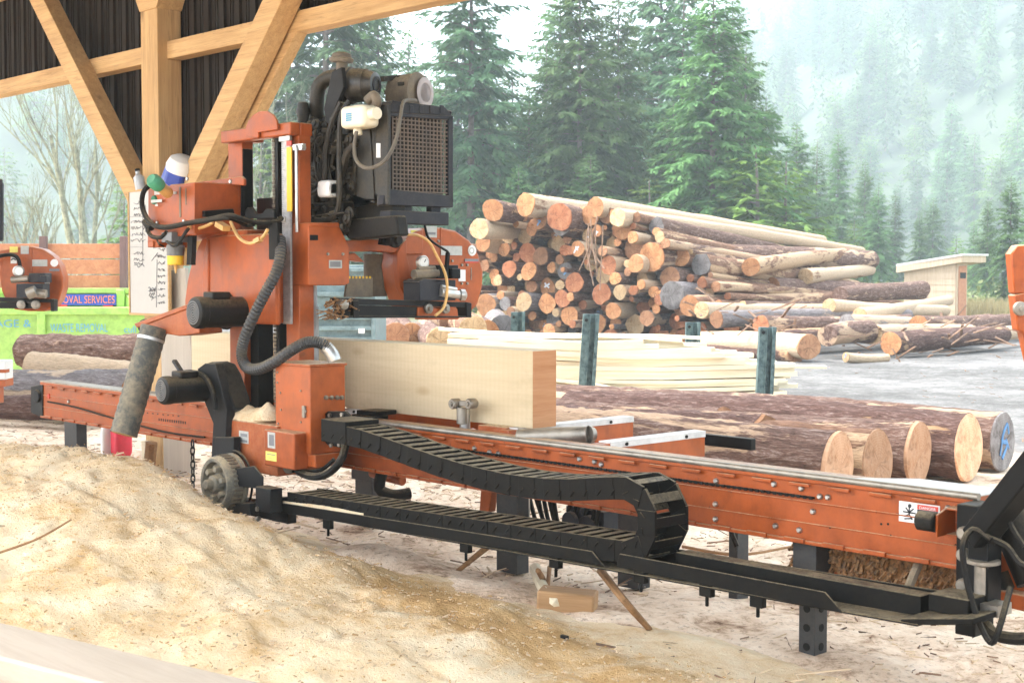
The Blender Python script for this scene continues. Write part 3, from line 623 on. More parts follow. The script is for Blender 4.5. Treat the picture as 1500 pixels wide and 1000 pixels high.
# ---- mast
U0a,U0b=-7.66,-7.50; U1a,U1b=-6.99,-6.87
b=MB(); ztop=2.47
b.box(U0a,U0b,4.80,4.88,.70,2.42); b.box(U0a+.02,U0b+.02,4.79,4.80,.72,1.4)
lm=obj('mast_post',b,M['orange'],mill,.005)
b=MB(); b.box(U0b,U0b+.012,4.80,4.87,1.95,2.36); b.box(U0b+.01,U0b+.10,4.84,4.95,.72,1.5); obj('mast_channel',b,M['blackdust'],mill,.004)
b=MB(); b.box(U0b,U1a,4.90,4.92,1.85,2.06); b.box(U0b+.015,U1a-.01,4.9,4.93,1.4,1.86); obj('mast_panel',b,paint('brown_black_panel',(.022,.012,.010),.35,.2,scratch=1),mill,.003)
b=MB(); b.box(U1a,U1b,4.78,4.865,.72,ztop-.02); b.box(U1a,U1b+.015,4.765,4.87,.72,1.85); rm=obj('mast_post',b,M['orange_clean'],mill,.006)
a=at(323,190,Y=4.70); c=at(418,197,Y=4.70)
b=MB(); b.box(at(323,190,Y=4.72).x,U1b+.004,4.72,4.79,ztop-.075,ztop); b.box(U1a-.02,U1b+.004,4.79,4.875,ztop-.075,ztop); b.box(at(323,190,Y=4.72).x,-7.5,4.79,4.96,ztop-.065,ztop-.01); obj('mast_cap',b,M['orange'],mill,.008)
b=MB(); hp=[(360,200),(360,186),(364,176),(371,168),(380,163),(392,163),(400,168),(405,177),(406,186),(406,190),(378,194),(378,202)]
b.py(hp,4.70,.014); obj('hoist_plate',b,M['orange'],mill,.003)
# lift chain (two strands) and height scale
b=MB(); ch=at(406,200,Y=4.83); z=.80
k=0
while z<2.42:
    for xo in (0,.035):
        b.box(ch.x+xo-.010-.004*(k%2),ch.x+xo+.010+.004*(k%2),4.80,4.82,z,z+.018)
    z+=.0225; k+=1
obj('lift_chain',b,M['brownsteel'],mill,.001)
b=MB(); b.box(ch.x+.05,ch.x+.08,4.78,4.86,.8,2.40); obj('guide_strip',b,M['black'],mill)
sx0,sx1=at(412,205,Y=4.745).x,at(424,205,Y=4.745).x; zt2=at(412,205,Y=4.745).z; zb2=at(412,474,Y=4.745).z
b=MB(); b.box(sx0,sx1,4.745,4.76,zb2,zt2); sc=obj('height_scale',b,M['scale'],mill,.002)
b=MB()
zz=zb2+.02; k=0
while zz<zt2-.02: b.box(sx0+.004,sx0+(.03 if k%5==0 else .016),4.7435,4.746,zz,zz+.0025); zz+=.0125; k+=1
obj('scale_mark',b,M['inkgrey'],sc)
b=MB(); yx0,yx1=at(420,215,Y=4.74).x,at(427,215,Y=4.74).x; b.box(yx0,yx1,4.738,4.744,at(420,310,Y=4.74).z,at(420,216,Y=4.74).z); obj('yellow_scale',b,M['yellow'],sc)
b=MB(); b.box(yx0,yx1,4.7375,4.7445,at(420,214,Y=4.74).z,at(420,207,Y=4.74).z); obj('red_tip',b,M['redsticker'],sc)
b=MB(); b.fy((408,198),(424,206),4.74,.02); b.fy((404,318),(416,325),4.73,.02); obj('scale_clip',b,M['steel'],mill,.003)
b=MB(); q=at(434,222,Y=4.74); b.cyl(V((q.x,4.74,at(434,340,Y=4.74).z)),V((q.x,4.74,at(434,216,Y=4.74).z)),.009,n=8)
for p in ((431,216),(440,216)): u=at(*p,Y=4.735); b.cyl(u,u+V((0,.03,0)),.016,n=10)
b.fy((428,212),(444,219),4.745,.02); obj('brake_rod',b,M['steel'],mill)
# ---- saw head: drive cover, upper boxes, chute
b=MB(); b.fy((302,345),(405,476),4.60,.035); b.fy((302,345),(392,474),4.635,.13); b.fy((300,338),(360,350),4.605,.16); hd=obj('drive_cover',b,M['orange'],mill,.012)
b=MB(); b.py([(271,472),(271,440),(275,410),(281,385),(290,362),(302,338),(303,338),(303,472)],4.64,.12); b.py([(296,470),(296,400),(299,370),(303,350),(305,350),(305,470)],4.59,.05); obj('wheel_guard_rim',b,M['orange'],mill,.01)
b=MB(); q=at(334,455,Y=4.60); b.lathe(V((q.x-.02,4.602,q.z)),(0,-1,0),[(0,.115),(.02,.112)],24); obj('motor_flange',b,M['black'],mill)
b=MB(); b.fy((393,326),(406,380),4.585,.02); obj('side_shield',b,M['black'],mill,.004)
a=at(215,275,Y=4.38); c=at(285,345,Y=4.38); x1=c.x
b=MB(); b.prism([at(*p,Y=4.38) for p in ((221,276),(285,267),(285,342),(215,354),(217,352),(217,276))],(0,.30,0)); ub=obj('panel_box',b,M['orange'],mill,.006)
b=MB(); b.prism([at(*p,X=x1) for p in ((287,267),(353,270),(353,335),(287,345))],(-.30,0,0)); b.py([(287,267),(353,258),(357,262),(357,272)],4.62,.02); obj('panel_box_side',b,M['orange'],mill,.006)
b=MB(); b.prism([at(*p,X=x1+.004) for p in ((296,309),(338,306),(342,320),(296,318))],(.03,0,0)); b.py([(358,310),(362,304),(368,304),(374,313),(384,313),(390,305),(400,306),(402,320),(358,320)],4.60,.02); b.prism([at(*p,X=x1+.002) for p in ((354,266),(358,264),(358,320),(354,320))],(-.02,0,0)); obj('belt_tray',b,M['black'],mill,.003)
b=MB(); b.fy((216,352),(232,362),4.40,.2); b.fy((216,340),(224,362),4.385,.03); b.fy((216,330),(240,354),4.39,.2); obj('panel_base',b,M['orange_dust'],mill,.004)
b=MB(); a=at(225,293,Y=4.37); 
b.lathe(a,(0,-1,0),[(-.01,.028),(.004,.026)],18); obj('round_sticker',b,M['greensticker'],ub)
b=MB(); b.fy((221,293),(237,296),4.362,.002); b.fy((227,299),(231,302),4.362,.002); obj('sticker_print',b,M['sticker'],ub)
b=MB(); b.fy((254,281),(258,284),4.375,.004); b.fy((226,280),(234,285),4.376,.003); obj('small_sticker',b,M['sticker'],ub)
b=MB(); b.fy((262,274),(265,318),4.377,.003); b.fy((271,276),(273,300),4.378,.002); obj('sight_slot',b,M['brownsteel'],ub)
b=MB()
for p in ((231,326),(270,324),(275,262),(338,266)): q=at(*p,Y=4.378); b.lathe(q,(0,-1,0),[(0,.012),(.008,.01)],8)
obj('bolt',b,M['steel'],ub)
# hand grip
p0=at(248,284,Y=4.34); p1=at(226,266,Y=4.22); d=(p1-p0)
b=MB(); b.lathe(p0,d,[(0,.03),(.01,.034),(d.length*.62,.034)],14); gr=obj('hand_grip',b,M['tanpl'],mill)
b=MB(); b.lathe(p0+d*.60,d,[(0,.037),(.02,.044),(.07,.044),(.09,.03)],14); obj('grip_cap',b,M['greenpl'],gr)
# spray pump
q=at(257,360,Y=4.40); b=MB(); b.box(q.x-.06,q.x+.06,4.34,4.46,q.z+.02,q.z+.08); b.lathe(q+V((0,0,-.06)),(0,0,1),[(0,.052),(.06,.055),(.07,.045),(.1,.045)],16); sp=obj('spray_pump',b,M['grey'],mill,.004)
b=MB(); b.lathe(q+V((0,0,-.115)),(0,0,1),[(0,.046),(.005,.05),(.055,.05)],16); obj('pump_cap',b,M['yellow'],sp)
b=MB(); b.cyl(q+V((0,0,-.115)),q+V((0,0,-.165)),.012,.004); obj('nozzle',b,M['tanpl'],sp)
b=MB(); b.tube([at3(p) for p in ((242,352,4.36),(248,356,4.33),(255,360,4.33),(262,356,4.33),(272,340,4.34),(276,335,4.36))],.010,7); b.py([(275,345),(282,345),(280,388),(273,388)],4.42,.03); obj('pump_bracket',b,M['dgrey'],sp)
# wiring harness
b=MB()
b.tube([at3(p) for p in ((218,272,4.36),(210,282,4.33),(208,300,4.33),(214,318,4.33),(226,330,4.33),(245,333,4.32),(275,327,4.32),(305,322,4.34),(335,316,4.36),(352,320,4.40),(370,325,4.5),(400,326,4.6),(412,320,4.70))],.016,8)
b.tube([at3(p) for p in ((219,322,4.36),(216,335,4.34),(222,346,4.34),(235,348,4.34),(244,340,4.34))],.013,8)
b.tube([at3(p) for p in ((230,333,4.33),(260,330,4.31),(300,324,4.33),(336,320,4.36),(360,330,4.5),(372,329,4.52))],.011,8)
b.tube([at3(p) for p in ((212,325,4.36),(216,330,4.35),(222,334,4.35))],.02,8)
b.tube([at3(p) for p in ((230,352,4.36),(234,358,4.35),(240,361,4.38))],.006,6)
obj('wiring_harness',b,M['rubber'],mill)
b=MB()
b.tube([at3(p) for p in ((338,325,4.5),(345,340,4.48),(352,350,4.48),(364,356,4.48),(375,354,4.47),(386,346,4.46),(392,336,4.46))],.010,7)
b.tube([at3(p) for p in ((275,331,4.36),(285,335,4.40),(300,332,4.42),(312,326,4.44))],.010,7); b.bar(at(374,354,Y=4.46),at(382,350,Y=4.46),.03,.025); b.bar(at(320,328,Y=4.46),at(332,335,Y=4.46),.05,.03)
obj('yellowed_wire',b,M['tanpl'],mill)
# chute and dust hose
b=MB(); b.py([(200,478),(268,450),(290,452),(292,488),(262,492),(226,486)],4.44,.16); b.py([(196,474),(272,446),(274,452),(200,480)],4.43,.18); obj('sawdust_chute',b,M['orange_dust'],mill,.005)
p0=at(226,480,Y=4.40); p1=at(181,636,Y=4.18); d=p1-p0
b=MB(); nn=40; b.lathe(p0,d,[(d.length*k/nn,.082+.0025*math.sin(k*2.1)) for k in range(nn+1)],26); dh=obj('dust_hose',b,M['chutehose'],mill)
b=MB(); b.lathe(p0+d*.10,d,[(0,.085),(.018,.085)],26,caps=False); obj('hose_clamp',b,M['steel'],dh)
b=MB(); b.lathe(p1-d.normalized()*.002,d,[(0,.073),(.004,.073)],26); obj('hose_opening',b,M['tanpl'],dh)
b=MB(); b.bar(at(244,478,Y=4.50),at(205,560,Y=4.4),.03,.02); obj('hose_support',b,M['brownsteel'],mill)
# corrugated electric hose
hp=[(410,350,4.64),(411,372,4.60),(404,400,4.56),(388,430,4.52),(372,462,4.5),(358,495,4.5),(354,520,4.5),(362,538,4.5),(380,540,4.5),(402,530,4.5),(425,514,4.52),(448,502,4.56),(468,502,4.60),(482,512,4.64),(489,526,4.66)]
b=MB(); b.tube([at3(p) for p in hp],.034,14,smooth=13,rib=.16); eh=obj('corrugated_hose',b,M['hose'],mill,ang=18)
b=MB(); b.tube([at3(p) for p in ((477,508,4.63),(486,518,4.65),(490,528,4.66))],.038,12); obj('hose_fitting',b,M['steel'],eh)
# guard on the near side of the mast
b=MB(); b.prism([at(*p,X=-6.75) for p in ((452,326),(495,326),(512,362),(512,415),(505,418),(452,418))],(-.16,0,0)); b.prism([at(*p,X=-6.752) for p in ((452,326),(495,326),(498,332),(452,332))],(.012,0,0)); gd=obj('blade_guard',b,M['orange_clean'],mill,.008)
b=MB(); b.fxx((482,381),(501,393),-6.748,.003); obj('serial_plate',b,M['sticker'],gd); b=MB(); b.fxx((484,383),(499,391),-6.746,.002); obj('plate_print',b,M['inkgrey'],gd)
b=MB(); b.fxx((454,344),(466,352),-6.749,.002); obj('guard_slot',b,M['black'],gd)
b=MB()
for p in ((480,372),(502,372)): q=at(*p,X=-6.75); b.lathe(q,(1,0,0),[(0,.010),(.008,.008)],8)
obj('bolt',b,M['steelbr'],gd)
b=MB(); q=at(459,418,Y=4.95); b.cyl(V((q.x,4.95,.75)),V((q.x,4.95,at(459,448,Y=4.95).z)),.03,n=12); b.cyl(V((q.x,4.95,at(459,455,Y=4.95).z)),V((q.x,4.95,1.6)),.022,n=12); obj('feed_post',b,M['pipe'],mill)
# ---- cross beam, idle wheel housing
HX=-6.88
b=MB(); b.pxx([(452,352),(512,352),(560,350),(592,352),(600,344),(612,338),(620,336),(620,372),(600,373),(560,368),(510,369),(498,372),(452,372)],HX,.14); b.pxx([(512,372),(500,380),(535,384),(520,370)],HX-.02,.08); obj('cross_beam',b,M['orange_clean'],mill,.006)
b=MB(); pr=[(581,390),(583,372),(590,356),(602,343),(620,334),(645,333),(668,338),(688,352),(701,372),(708,398),(707,420),(700,445),(688,460),(670,468),(640,468),(612,464),(596,450),(586,425)]
b.pxx(pr,-6.90,.16); ih=obj('idle_wheel_housing',b,M['orange_clean'],mill,.012)
b=MB(); b.pxx([(582,392),(582,370),(590,356),(596,350),(596,372),(600,392),(600,420),(612,448),(608,452),(596,440),(586,420)],-6.86,.05); b.pxx([(645,333),(647,333),(647,395),(645,395)],-6.896,.006); obj('housing_flange',b,M['orange'],ih,.004)
def sticker(px,X=-6.893,mat='sticker',parent=None,name='decal',d=.004):
    b=MB(); b.fxx((px[0],px[1]),(px[2],px[3]),X,d); return obj(name,b,M[mat],parent)
sticker((604,352,616,368),mat='whitep',parent=ih); sticker((646,360,677,374),parent=ih); sticker((624,331,640,348),parent=ih); sticker((602,337,618,345),mat='yelsticker',parent=ih); sticker((681,379,701,384),mat='inkgrey',parent=ih); sticker((681,383,701,385),mat='redsticker',parent=ih,X=-6.892); sticker((672,395,682,412),mat='whitep',parent=ih)
b=MB(); q=at(691,367,X=-6.90); b.lathe(q,(1,0,0),[(0,.035),(.006,.034)],18); obj('round_badge',b,M['whitep'],ih)
b=MB(); q=at(691,367,X=-6.894); b.lathe(q,(1,0,0),[(0,.022),(.0015,.022),(.0015,.014),(0,.014)],18,caps=False); obj('badge_ring',b,M['sticker'],ih)
b=MB(); q=at(610,361,X=-6.891)
b.tube([q+V((.0,-.018+.036*k/6,.012*math.sin(math.pi*k/6)-.002)) for k in range(7)],.004,6,1); sticker((626,340,638,344),X=-6.891,mat='inkgrey',parent=ih,d=.002)
obj('arrow_mark',b,M['ink'],ih)
b=MB(); b.pxx([(690,392),(691,392),(691,410),(690,410)],-6.897,.003)
for p in ((676,388),(684,388),(676,415),(684,415),(642,353),(662,382)): q=at(*p,X=-6.90); b.lathe(q,(1,0,0),[(0,.010),(.01,.008)],8)
obj('bolt',b,M['steelbr'],ih)
# blade guide arm
GX=-6.70
b=MB(); b.pxx([(498,436),(690,443),(690,450),(498,446)],GX,.10); b.pxx([(498,446),(650,450),(650,462),(498,464)],GX-.02,.06); b.pxx([(683,442),(691,444),(691,465),(684,465)],GX+.01,.10); b.pxx([(518,440),(526,440),(526,466),(518,466)],GX+.012,.1); b.pxx([(498,462),(690,463),(690,465),(498,466)],GX+.004,.08); ga=obj('guide_arm',b,M['dgrey'],mill,.003)
b=MB()
for p in ((626,452),(651,452)): b=MB(); q=at(*p,X=GX+.004); b.lathe(q,(1,0,0),[(0,.030),(.02,.030),(.022,.024),(.022,.014),(.034,.012)],18); obj('guide_roller',b,M['steelbr'],ga)
b=MB(); b.pxx([(612,450),(670,452),(672,468),(612,468)],GX-.01,.03); obj('roller_plate',b,M['orange_clean'],ga,.003)
b=MB(); b.fxx((615,410),(668,440),GX+.05,.16); b.pxx([(612,414),(622,408),(668,410),(668,414)],GX+.05,.16); obj('guide_motor_box',b,M['bluegrey'],ga,.006)
b=MB(); b.fxx((640,388),(672,408),GX+.02,.12); b.fxx((662,393),(675,408),GX+.05,.10); b.fxx((625,388),(650,398),GX-.02,.06); obj('hydraulic_valve',b,M['black'],ga,.006)
b=MB(); b.cyl(at(606,402,X=GX),at(640,400,X=GX),.03,n=14); b.cyl(at(612,394,X=GX),at(640,393,X=GX),.016,n=10); obj('tension_ram',b,M['brownsteel'],ga)
b=MB(); q=at(621,384,X=GX); b.lathe(q+V((-.03,0,0)),(1,0,0),[(0,.04),(.03,.042),(.034,.036),(.030,.030)],20); gg=obj('pressure_gauge',b,M['steel'],ga)
b=MB(); b.lathe(q+V((.0,0,0)),(1,0,0),[(0,.031),(.003,.031)],18); obj('gauge_face',b,M['whitep'],gg); b=MB(); b.bar(q+V((.005,0,0)),q+V((.005,.012,.018)),.003,.004); obj('needle',b,M['ink'],gg)
b=MB(); b.cyl(at(645,428,X=GX+.06),at(675,432,X=GX+.06),.026,n=14); q=at(674,432,X=GX+.06); b.lathe(q,(.4,1,0),[(0,.036),(.03,.036),(.04,.02)],14); b.cyl(at(646,420,X=GX+.06),at(668,424,X=GX+.06),.014); obj('adjust_motor',b,M['steel'],ga)
b=MB(); b.tube([at(*p,X=GX+.09) for p in ((590,344),(610,344),(628,354),(640,375),(652,400),(655,425),(650,450),(638,462))],.009,7); obj('orange_hose',b,M['tanpl'],mill)
b=MB(); b.tube([at(*p,X=GX+.08) for p in ((620,318),(626,345),(636,356),(650,365),(657,372),(655,395),(652,408))],.008,7); b.bar(at(656,370,X=GX+.08),at(653,405,X=GX+.08),.02,.02); obj('guide_cable',b,M['black'],mill)
# debris caught at the guide arm
b=MB()
for k in range(60):
    p=at(478+random.random()*34,436+random.random()*30,X=GX+random.uniform(-.05,.06)); d=V((random.uniform(-.05,.05),random.uniform(-.08,.08),random.uniform(-.03,.03))); b.bar(p,p+d,.012,.006)
obj('bark_debris',b,M['brush'],ga)
b=MB(); b.lathe(at(502,446,X=GX+.02)+V((-.03,0,0)),(1,0,0),[(0,.03),(.05,.03),(.06,.012)],14); obj('guide_wheel',b,M['steelbr'],ga)
# dusty guards under the beam
b=MB(); c0=at(552,372,X=-7.15); c1=at(552,434,X=-7.15); b.lathe(V((-7.15,c0.y,c1.z)),(0,0,1),[(0,.085),(c0.z-c1.z,.085)],22); b.box(-7.07,-7.05,c0.y-.04,c0.y+.06,c0.z-.06,c0.z); obj('dust_shroud',b,M['brownsteel'],mill)
b=MB(); b.pxx([(510,404),(546,406),(546,435),(506,435)],-6.95,.02); gf=obj('mud_flap',b,M['brownsteel'],mill)
b=MB()
for k in range(7): b.fxx((511+k*5,404.4),(513.4+k*5,408),-6.948,.004)
obj('hazard_stripe',b,M['yellow'],gf)
# ---- engine
EX=-6.40
b=MB(); b.fxx((567,152),(663,168),EX,.42); b.box(EX-.40,EX-.07,5.06,5.54,2.06,2.55); en=obj('engine',b,M['grimyd'],mill,.01)   # radiator core body
b=MB(); b.pxx([(566,164),(576,147),(652,157),(663,170)],EX+.01,.40); b.pxx([(566,164),(573,164),(573,286),(566,285)],EX+.012,.03); b.pxx([(657,170),(664,170),(664,297),(657,296)],EX+.012,.03); b.pxx([(566,276),(664,287),(664,304),(560,300)],EX+.012,.05); b.pxx([(566,164),(664,170),(664,176),(566,170)],EX+.012,.03)
sh=obj('radiator_frame',b,M['bluegrey'],mill,.004)
b=MB()
for k in range(5): q=585+k*15; b.pxx([(q,154),(q+6,154.5),(q+6,166),(q,166)],EX+.016,.01)
obj('frame_rib',b,M['bluegrey'],sh,.003)
b=MB(); ya,yb=at(575,220,X=EX).y,at(656,220,X=EX).y; za,zb=at(615,281,X=EX).z,at(615,172,X=EX).z
for k in range(16): y=ya+(yb-ya)*k/15; b.box(EX-.002,EX+.004,y-.0042,y+.0042,za,zb)
for k in range(19): z=za+(zb-za)*k/18; b.box(EX-.003,EX+.003,ya,yb,z-.004,z+.004)
obj('radiator_grille',b,paint('dusty_grille',(.115,.085,.066),.7,.2,var=.2,side=.04),sh)
b=MB(); b.box(EX-.065,EX-.06,ya,yb,za,zb); obj('radiator_core',b,M['grimyd'],sh)
b=MB(); b.fxx((572,308),(658,330),EX+.02,.10); b.fxx((590,297),(604,310),EX-.02,.05); b.fxx((632,300),(646,312),EX-.02,.05); obj('engine_mount',b,M['bluegrey'],mill,.006)
b=MB(); b.py([(500,180),(566,166),(566,284),(500,290)],5.045,.02); b.py([(548,155),(568,152),(568,300),(552,302)],5.03,.02); b.py([(520,165),(540,160),(548,292),(520,292)],5.035,.012); obj('radiator_shroud',b,paint('shroud_olive',(.017,.016,.013),.55,.4,side=.06),mill,.004)
b=MB(); b.py([(519,300),(522,170),(519,170),(516,240),(516,285),(522,298),(535,300),(548,298),(548,294),(530,295),(522,290)],5.02,.02); obj('shroud_strap',b,M['grimy'],mill,.003)
b=MB(); b.py([(551,210),(557,210),(557,231),(551,231)],5.026,.003); obj('paper_tag',b,M['whitep'],mill)
# block, sump, brackets
b=MB(); b.py([(505,295),(575,300),(575,340),(510,350),(505,345)],5.10,.10); b.box(-7.25,-6.80,5.08,5.50,2.0,2.42); b.box(-7.1,-6.75,5.0,5.5,1.83,2.02); b.box(-7.3,-6.9,5.15,5.45,2.42,2.56); b.py([(500,322),(580,315),(584,345),(512,352)],5.05,.08); b.py([(465,210),(505,200),(510,330),(470,330)],5.12,.2)
obj('engine_block',b,M['grimyd'],mill,.012)
b=MB(); R_=random.Random(3)
for k in range(210):
    p=at(R_.uniform(454,518),R_.uniform(175,335),Y=R_.uniform(4.98,5.14)); t=R_.random()
    if t<.4: d=V((R_.uniform(-1,1),R_.uniform(-1,.3),R_.uniform(-1,1))).normalized(); b.cyl(p,p+d*R_.uniform(.02,.07),R_.uniform(.008,.03),n=10)
    elif t<.7: s_=R_.uniform(.01,.03); b.box(p.x-s_,p.x+s_*1.4,p.y-s_,p.y+s_,p.z-s_*1.2,p.z+s_)
    else: b.lathe(p,(R_.uniform(-.3,.3),-1,R_.uniform(-.3,.3)),[(0,.03),(.012,.034),(.02,.02),(.03,.022),(.035,.01)],12)
for k in range(30):
    p=at(R_.uniform(575,612),R_.uniform(118,150),X=R_.uniform(-7.0,-6.7)); d=V((R_.uniform(-1,1),R_.uniform(-1,1),R_.uniform(-.6,.6))).normalized(); b.cyl(p,p+d*R_.uniform(.03,.12),R_.uniform(.008,.022),n=8)
obj('engine_fitting',b,M['grimy'],mill,.002)['kind']='stuff'
b=MB()
for k in range(16):
    p=at(R_.uniform(458,508),R_.uniform(170,240),Y=R_.uniform(4.98,5.1)); q=at(R_.uniform(458,512),R_.uniform(250,335),Y=R_.uniform(4.98,5.1)); m=(p+q)/2+V((R_.uniform(-.1,.1),-.05,R_.uniform(-.05,.05))); b.tube([p,m,q],R_.uniform(.005,.013),6)
b.tube([at3(p) for p in ((500,150,4.98),(486,180,4.96),(477,220,4.95),(476,255,4.95),(470,275,4.95),(455,285,4.98))],.017,8)
b.tube([at3(p) for p in ((512,148,4.97),(500,170,4.94),(497,220,4.94),(498,280,4.94),(494,310,4.95),(480,322,4.96),(454,322,4.98))],.017,8)
b.tube([at3(p) for p in ((522,210,4.98),(508,225,4.96),(503,245,4.97),(500,265,5.02))],.022,8)
b.tube([at3(p) for p in ((456,300,4.97),(460,320,4.97),(470,325,4.97))],.014,8)
b.tube([at3(p) for p in ((452,318,4.96),(480,314,4.93),(505,312,4.95))],.005,6)
b.tube([at(*p,X=-6.75) for p in ((596,152),(592,140),(588,128),(595,120))],.014,8); b.tube([at(*p,X=-6.72) for p in ((604,150),(602,136),(600,122))],.012,8); b.bar(at(560,116,X=-6.8),at(604,112,X=-6.8),.04,.03)
obj('engine_hose',b,M['grimy'],mill)
# air filter
fc=at(506,130,X=-7.0); fe=at(536,124,X=-6.62); d=(fe-fc).normalized(); b=MB()
d=V((.90,.42,-.02)).normalized(); b.lathe(at(503,126,Y=5.12),d,[(0,.085),(.01,.10),(.04,.104),(.045,.11),(.06,.11),(.065,.1),(.16,.095),(.17,.085),(.215,.075),(.22,.06)],28); af=obj('air_filter',b,paint('filter_black',(.014,.013,.012),.38,.45,side=.07),mill)
q=at(503,126,Y=5.12)+d*.218; b=MB(); b.lathe(q,d,[(0,.05),(.008,.05),(.008,.035),(.002,.034)],24); obj('filter_cap',b,M['bluegrey'],af)
q=at(500,84,Y=5.15); b=MB(); b.lathe(q+V((0,0,-.12)),(.05,0,1),[(0,.035),(.10,.035)],14); b.lathe(q+V((0,0,-.03)),(.08,.0,1),[(0,.07),(.02,.075),(.03,.06),(.05,.055),(.06,.03)],20); obj('rain_cap',b,M['brownsteel'],af)
b=MB(); b.py([(486,105),(500,98),(503,128),(490,160),(488,185),(478,180),(474,160)],5.02,.03); obj('filter_bracket',b,M['dgrey'],mill,.004)
b=MB(); b.tube([at3(p) for p in ((494,112,5.16),(478,116,5.14),(467,128,5.12),(464,150,5.12),(464,172,5.14))],.045,12); obj('intake_elbow',b,M['grimy'],mill)
b=MB(); b.tube([at3(p) for p in ((538,148,4.98),(548,140,4.99),(552,150,5.0),(548,160,5.02))],.028,10); obj('radiator_neck',b,M['brownsteel'],mill)
b=MB(); q=at(444,172,Y=5.05); b.lathe(q+V((-.0,0,-.07)),(0,0,1),[(0,.03),(.07,.035),(.1,.045),(.16,.03)],12); b.bar(at(440,192,Y=5.1),at(478,192,Y=5.1),.05,.05); obj('fuel_pump',b,M['grimy'],mill,.004)
# exhaust muffler
q=at(578,150,X=-6.95); q=V((-6.98,5.33,2.70)); d=V((1,.25,0)).normalized(); b=MB(); b.lathe(at(588,138,X=-6.80),V((.95,.3,0)),[(-.05,.10),(-.04,.112),(.11,.118),(.115,.124),(.125,.124),(.127,.112)],28); mf=obj('alternator_cover',b,M['brownsteel'],mill)
b=MB(); q=at(597,138,X=-6.80)+V((.95,.3,0)).normalized()*.1285; b.lathe(q,V((.95,.3,0)),[(0,.094),(.003,.09),(.003,.06),(.0,.058)],26); obj('cover_face',b,paint('pale_cover',(.36,.31,.30),.5,.1),mf)
# bottles
def rbox(b,c,sx,sy,sz):
    bm=bmesh.new(); bmesh.ops.create_cube(bm,size=1)
    bmesh.ops.bevel(bm,geom=bm.edges[:]+bm.verts[:],offset=.22,segments=4,affect='EDGES',profile=.5)
    vs=[(c.x+v.co.x*sx,c.y+v.co.y*sy,c.z+v.co.z*sz) for v in bm.verts]; fs=[[v.index for v in f.verts] for f in bm.faces]; bm.free(); b.add(vs,fs)
c=at(527,172,Y=4.95); b=MB(); rbox(b,c,.23,.13,.13); b.lathe(c+V((.10,0,.01)),(1,0,0),[(0,.04),(.06,.035)],14); bt=obj('coolant_bottle',b,M['tank'],mill)
b=MB(); b.lathe(c+V((-.02,0,-.10)),(0,0,1),[(0,.02),(.005,.026),(.035,.026)],14); obj('bottle_outlet',b,M['tank'],bt)
b=MB(); u=at(505,168,Y=4.95-.0665)
for k in range(4):
    for j in range(4): b.box(u.x+.014*k+.01,u.x+.014*k+.021,4.882,4.888,c.z-.025+.012*j,c.z-.016+.012*j)
obj('blue_print',b,M['bluetext'],bt)
b=MB(); b.tube([at3(p) for p in ((522,193,4.93),(519,215,4.9),(522,235,4.88),(535,246,4.87),(553,243,4.9),(568,230,4.94),(580,205,4.99),(586,175,5.04),(590,152,5.1),(596,147,5.16),(610,148,5.25))],.011,8); obj('overflow_hose',b,M['hosegrey'],mill)
c=at(482,277,Y=4.96); b=MB(); rbox(b,c,.12,.1,.10); b.lathe(c,(1,0,0),[(-.07,.035),(.06,.045)],14); obj('oil_filter',b,M['whitep'],mill)
b=MB(); q=at(577,352,X=-6.74); b.lathe(q,(1,.1,0),[(-.05,.03),(0,.045),(.02,.046),(.03,.03),(.05,.026)],16); b.pxx([(560,345),(572,346),(570,360),(558,358)],-6.80,.03); obj('knob_motor',b,M['dgrey'],mill)
# sawdust heaped on the carriage
b=MB()
for k in range(7):
    q=at(345+8*k,604+random.uniform(-4,3),Y=4.6); b.lathe(q+V((0,0,-.05)),(0,0,1),[(0,.10),(.04,.08),(.07,.04),(.085+.02*random.random(),.008)],10)
SAWCLUMP=b
# ---- the squared timber on the bed
a=at(280,485,Y=5.15); c=at(780,515,Y=5.15); e=at(815,518,X=c.x)
b=MB(); b.box(a.x,c.x,5.15,e.y,.788,1.196); ca=obj('cant',b,M['cant'],None,.004,org=((a.x+c.x)/2,5.24,.788))
tag(ca,'thick pale squared timber lying on edge on the orange sawmill bed','timber')
b=MB(); b.box(c.x-.001,c.x+.0015,5.153,e.y-.003,.791,1.193); ce=obj('cut_end',b,M['cantend'],ca)
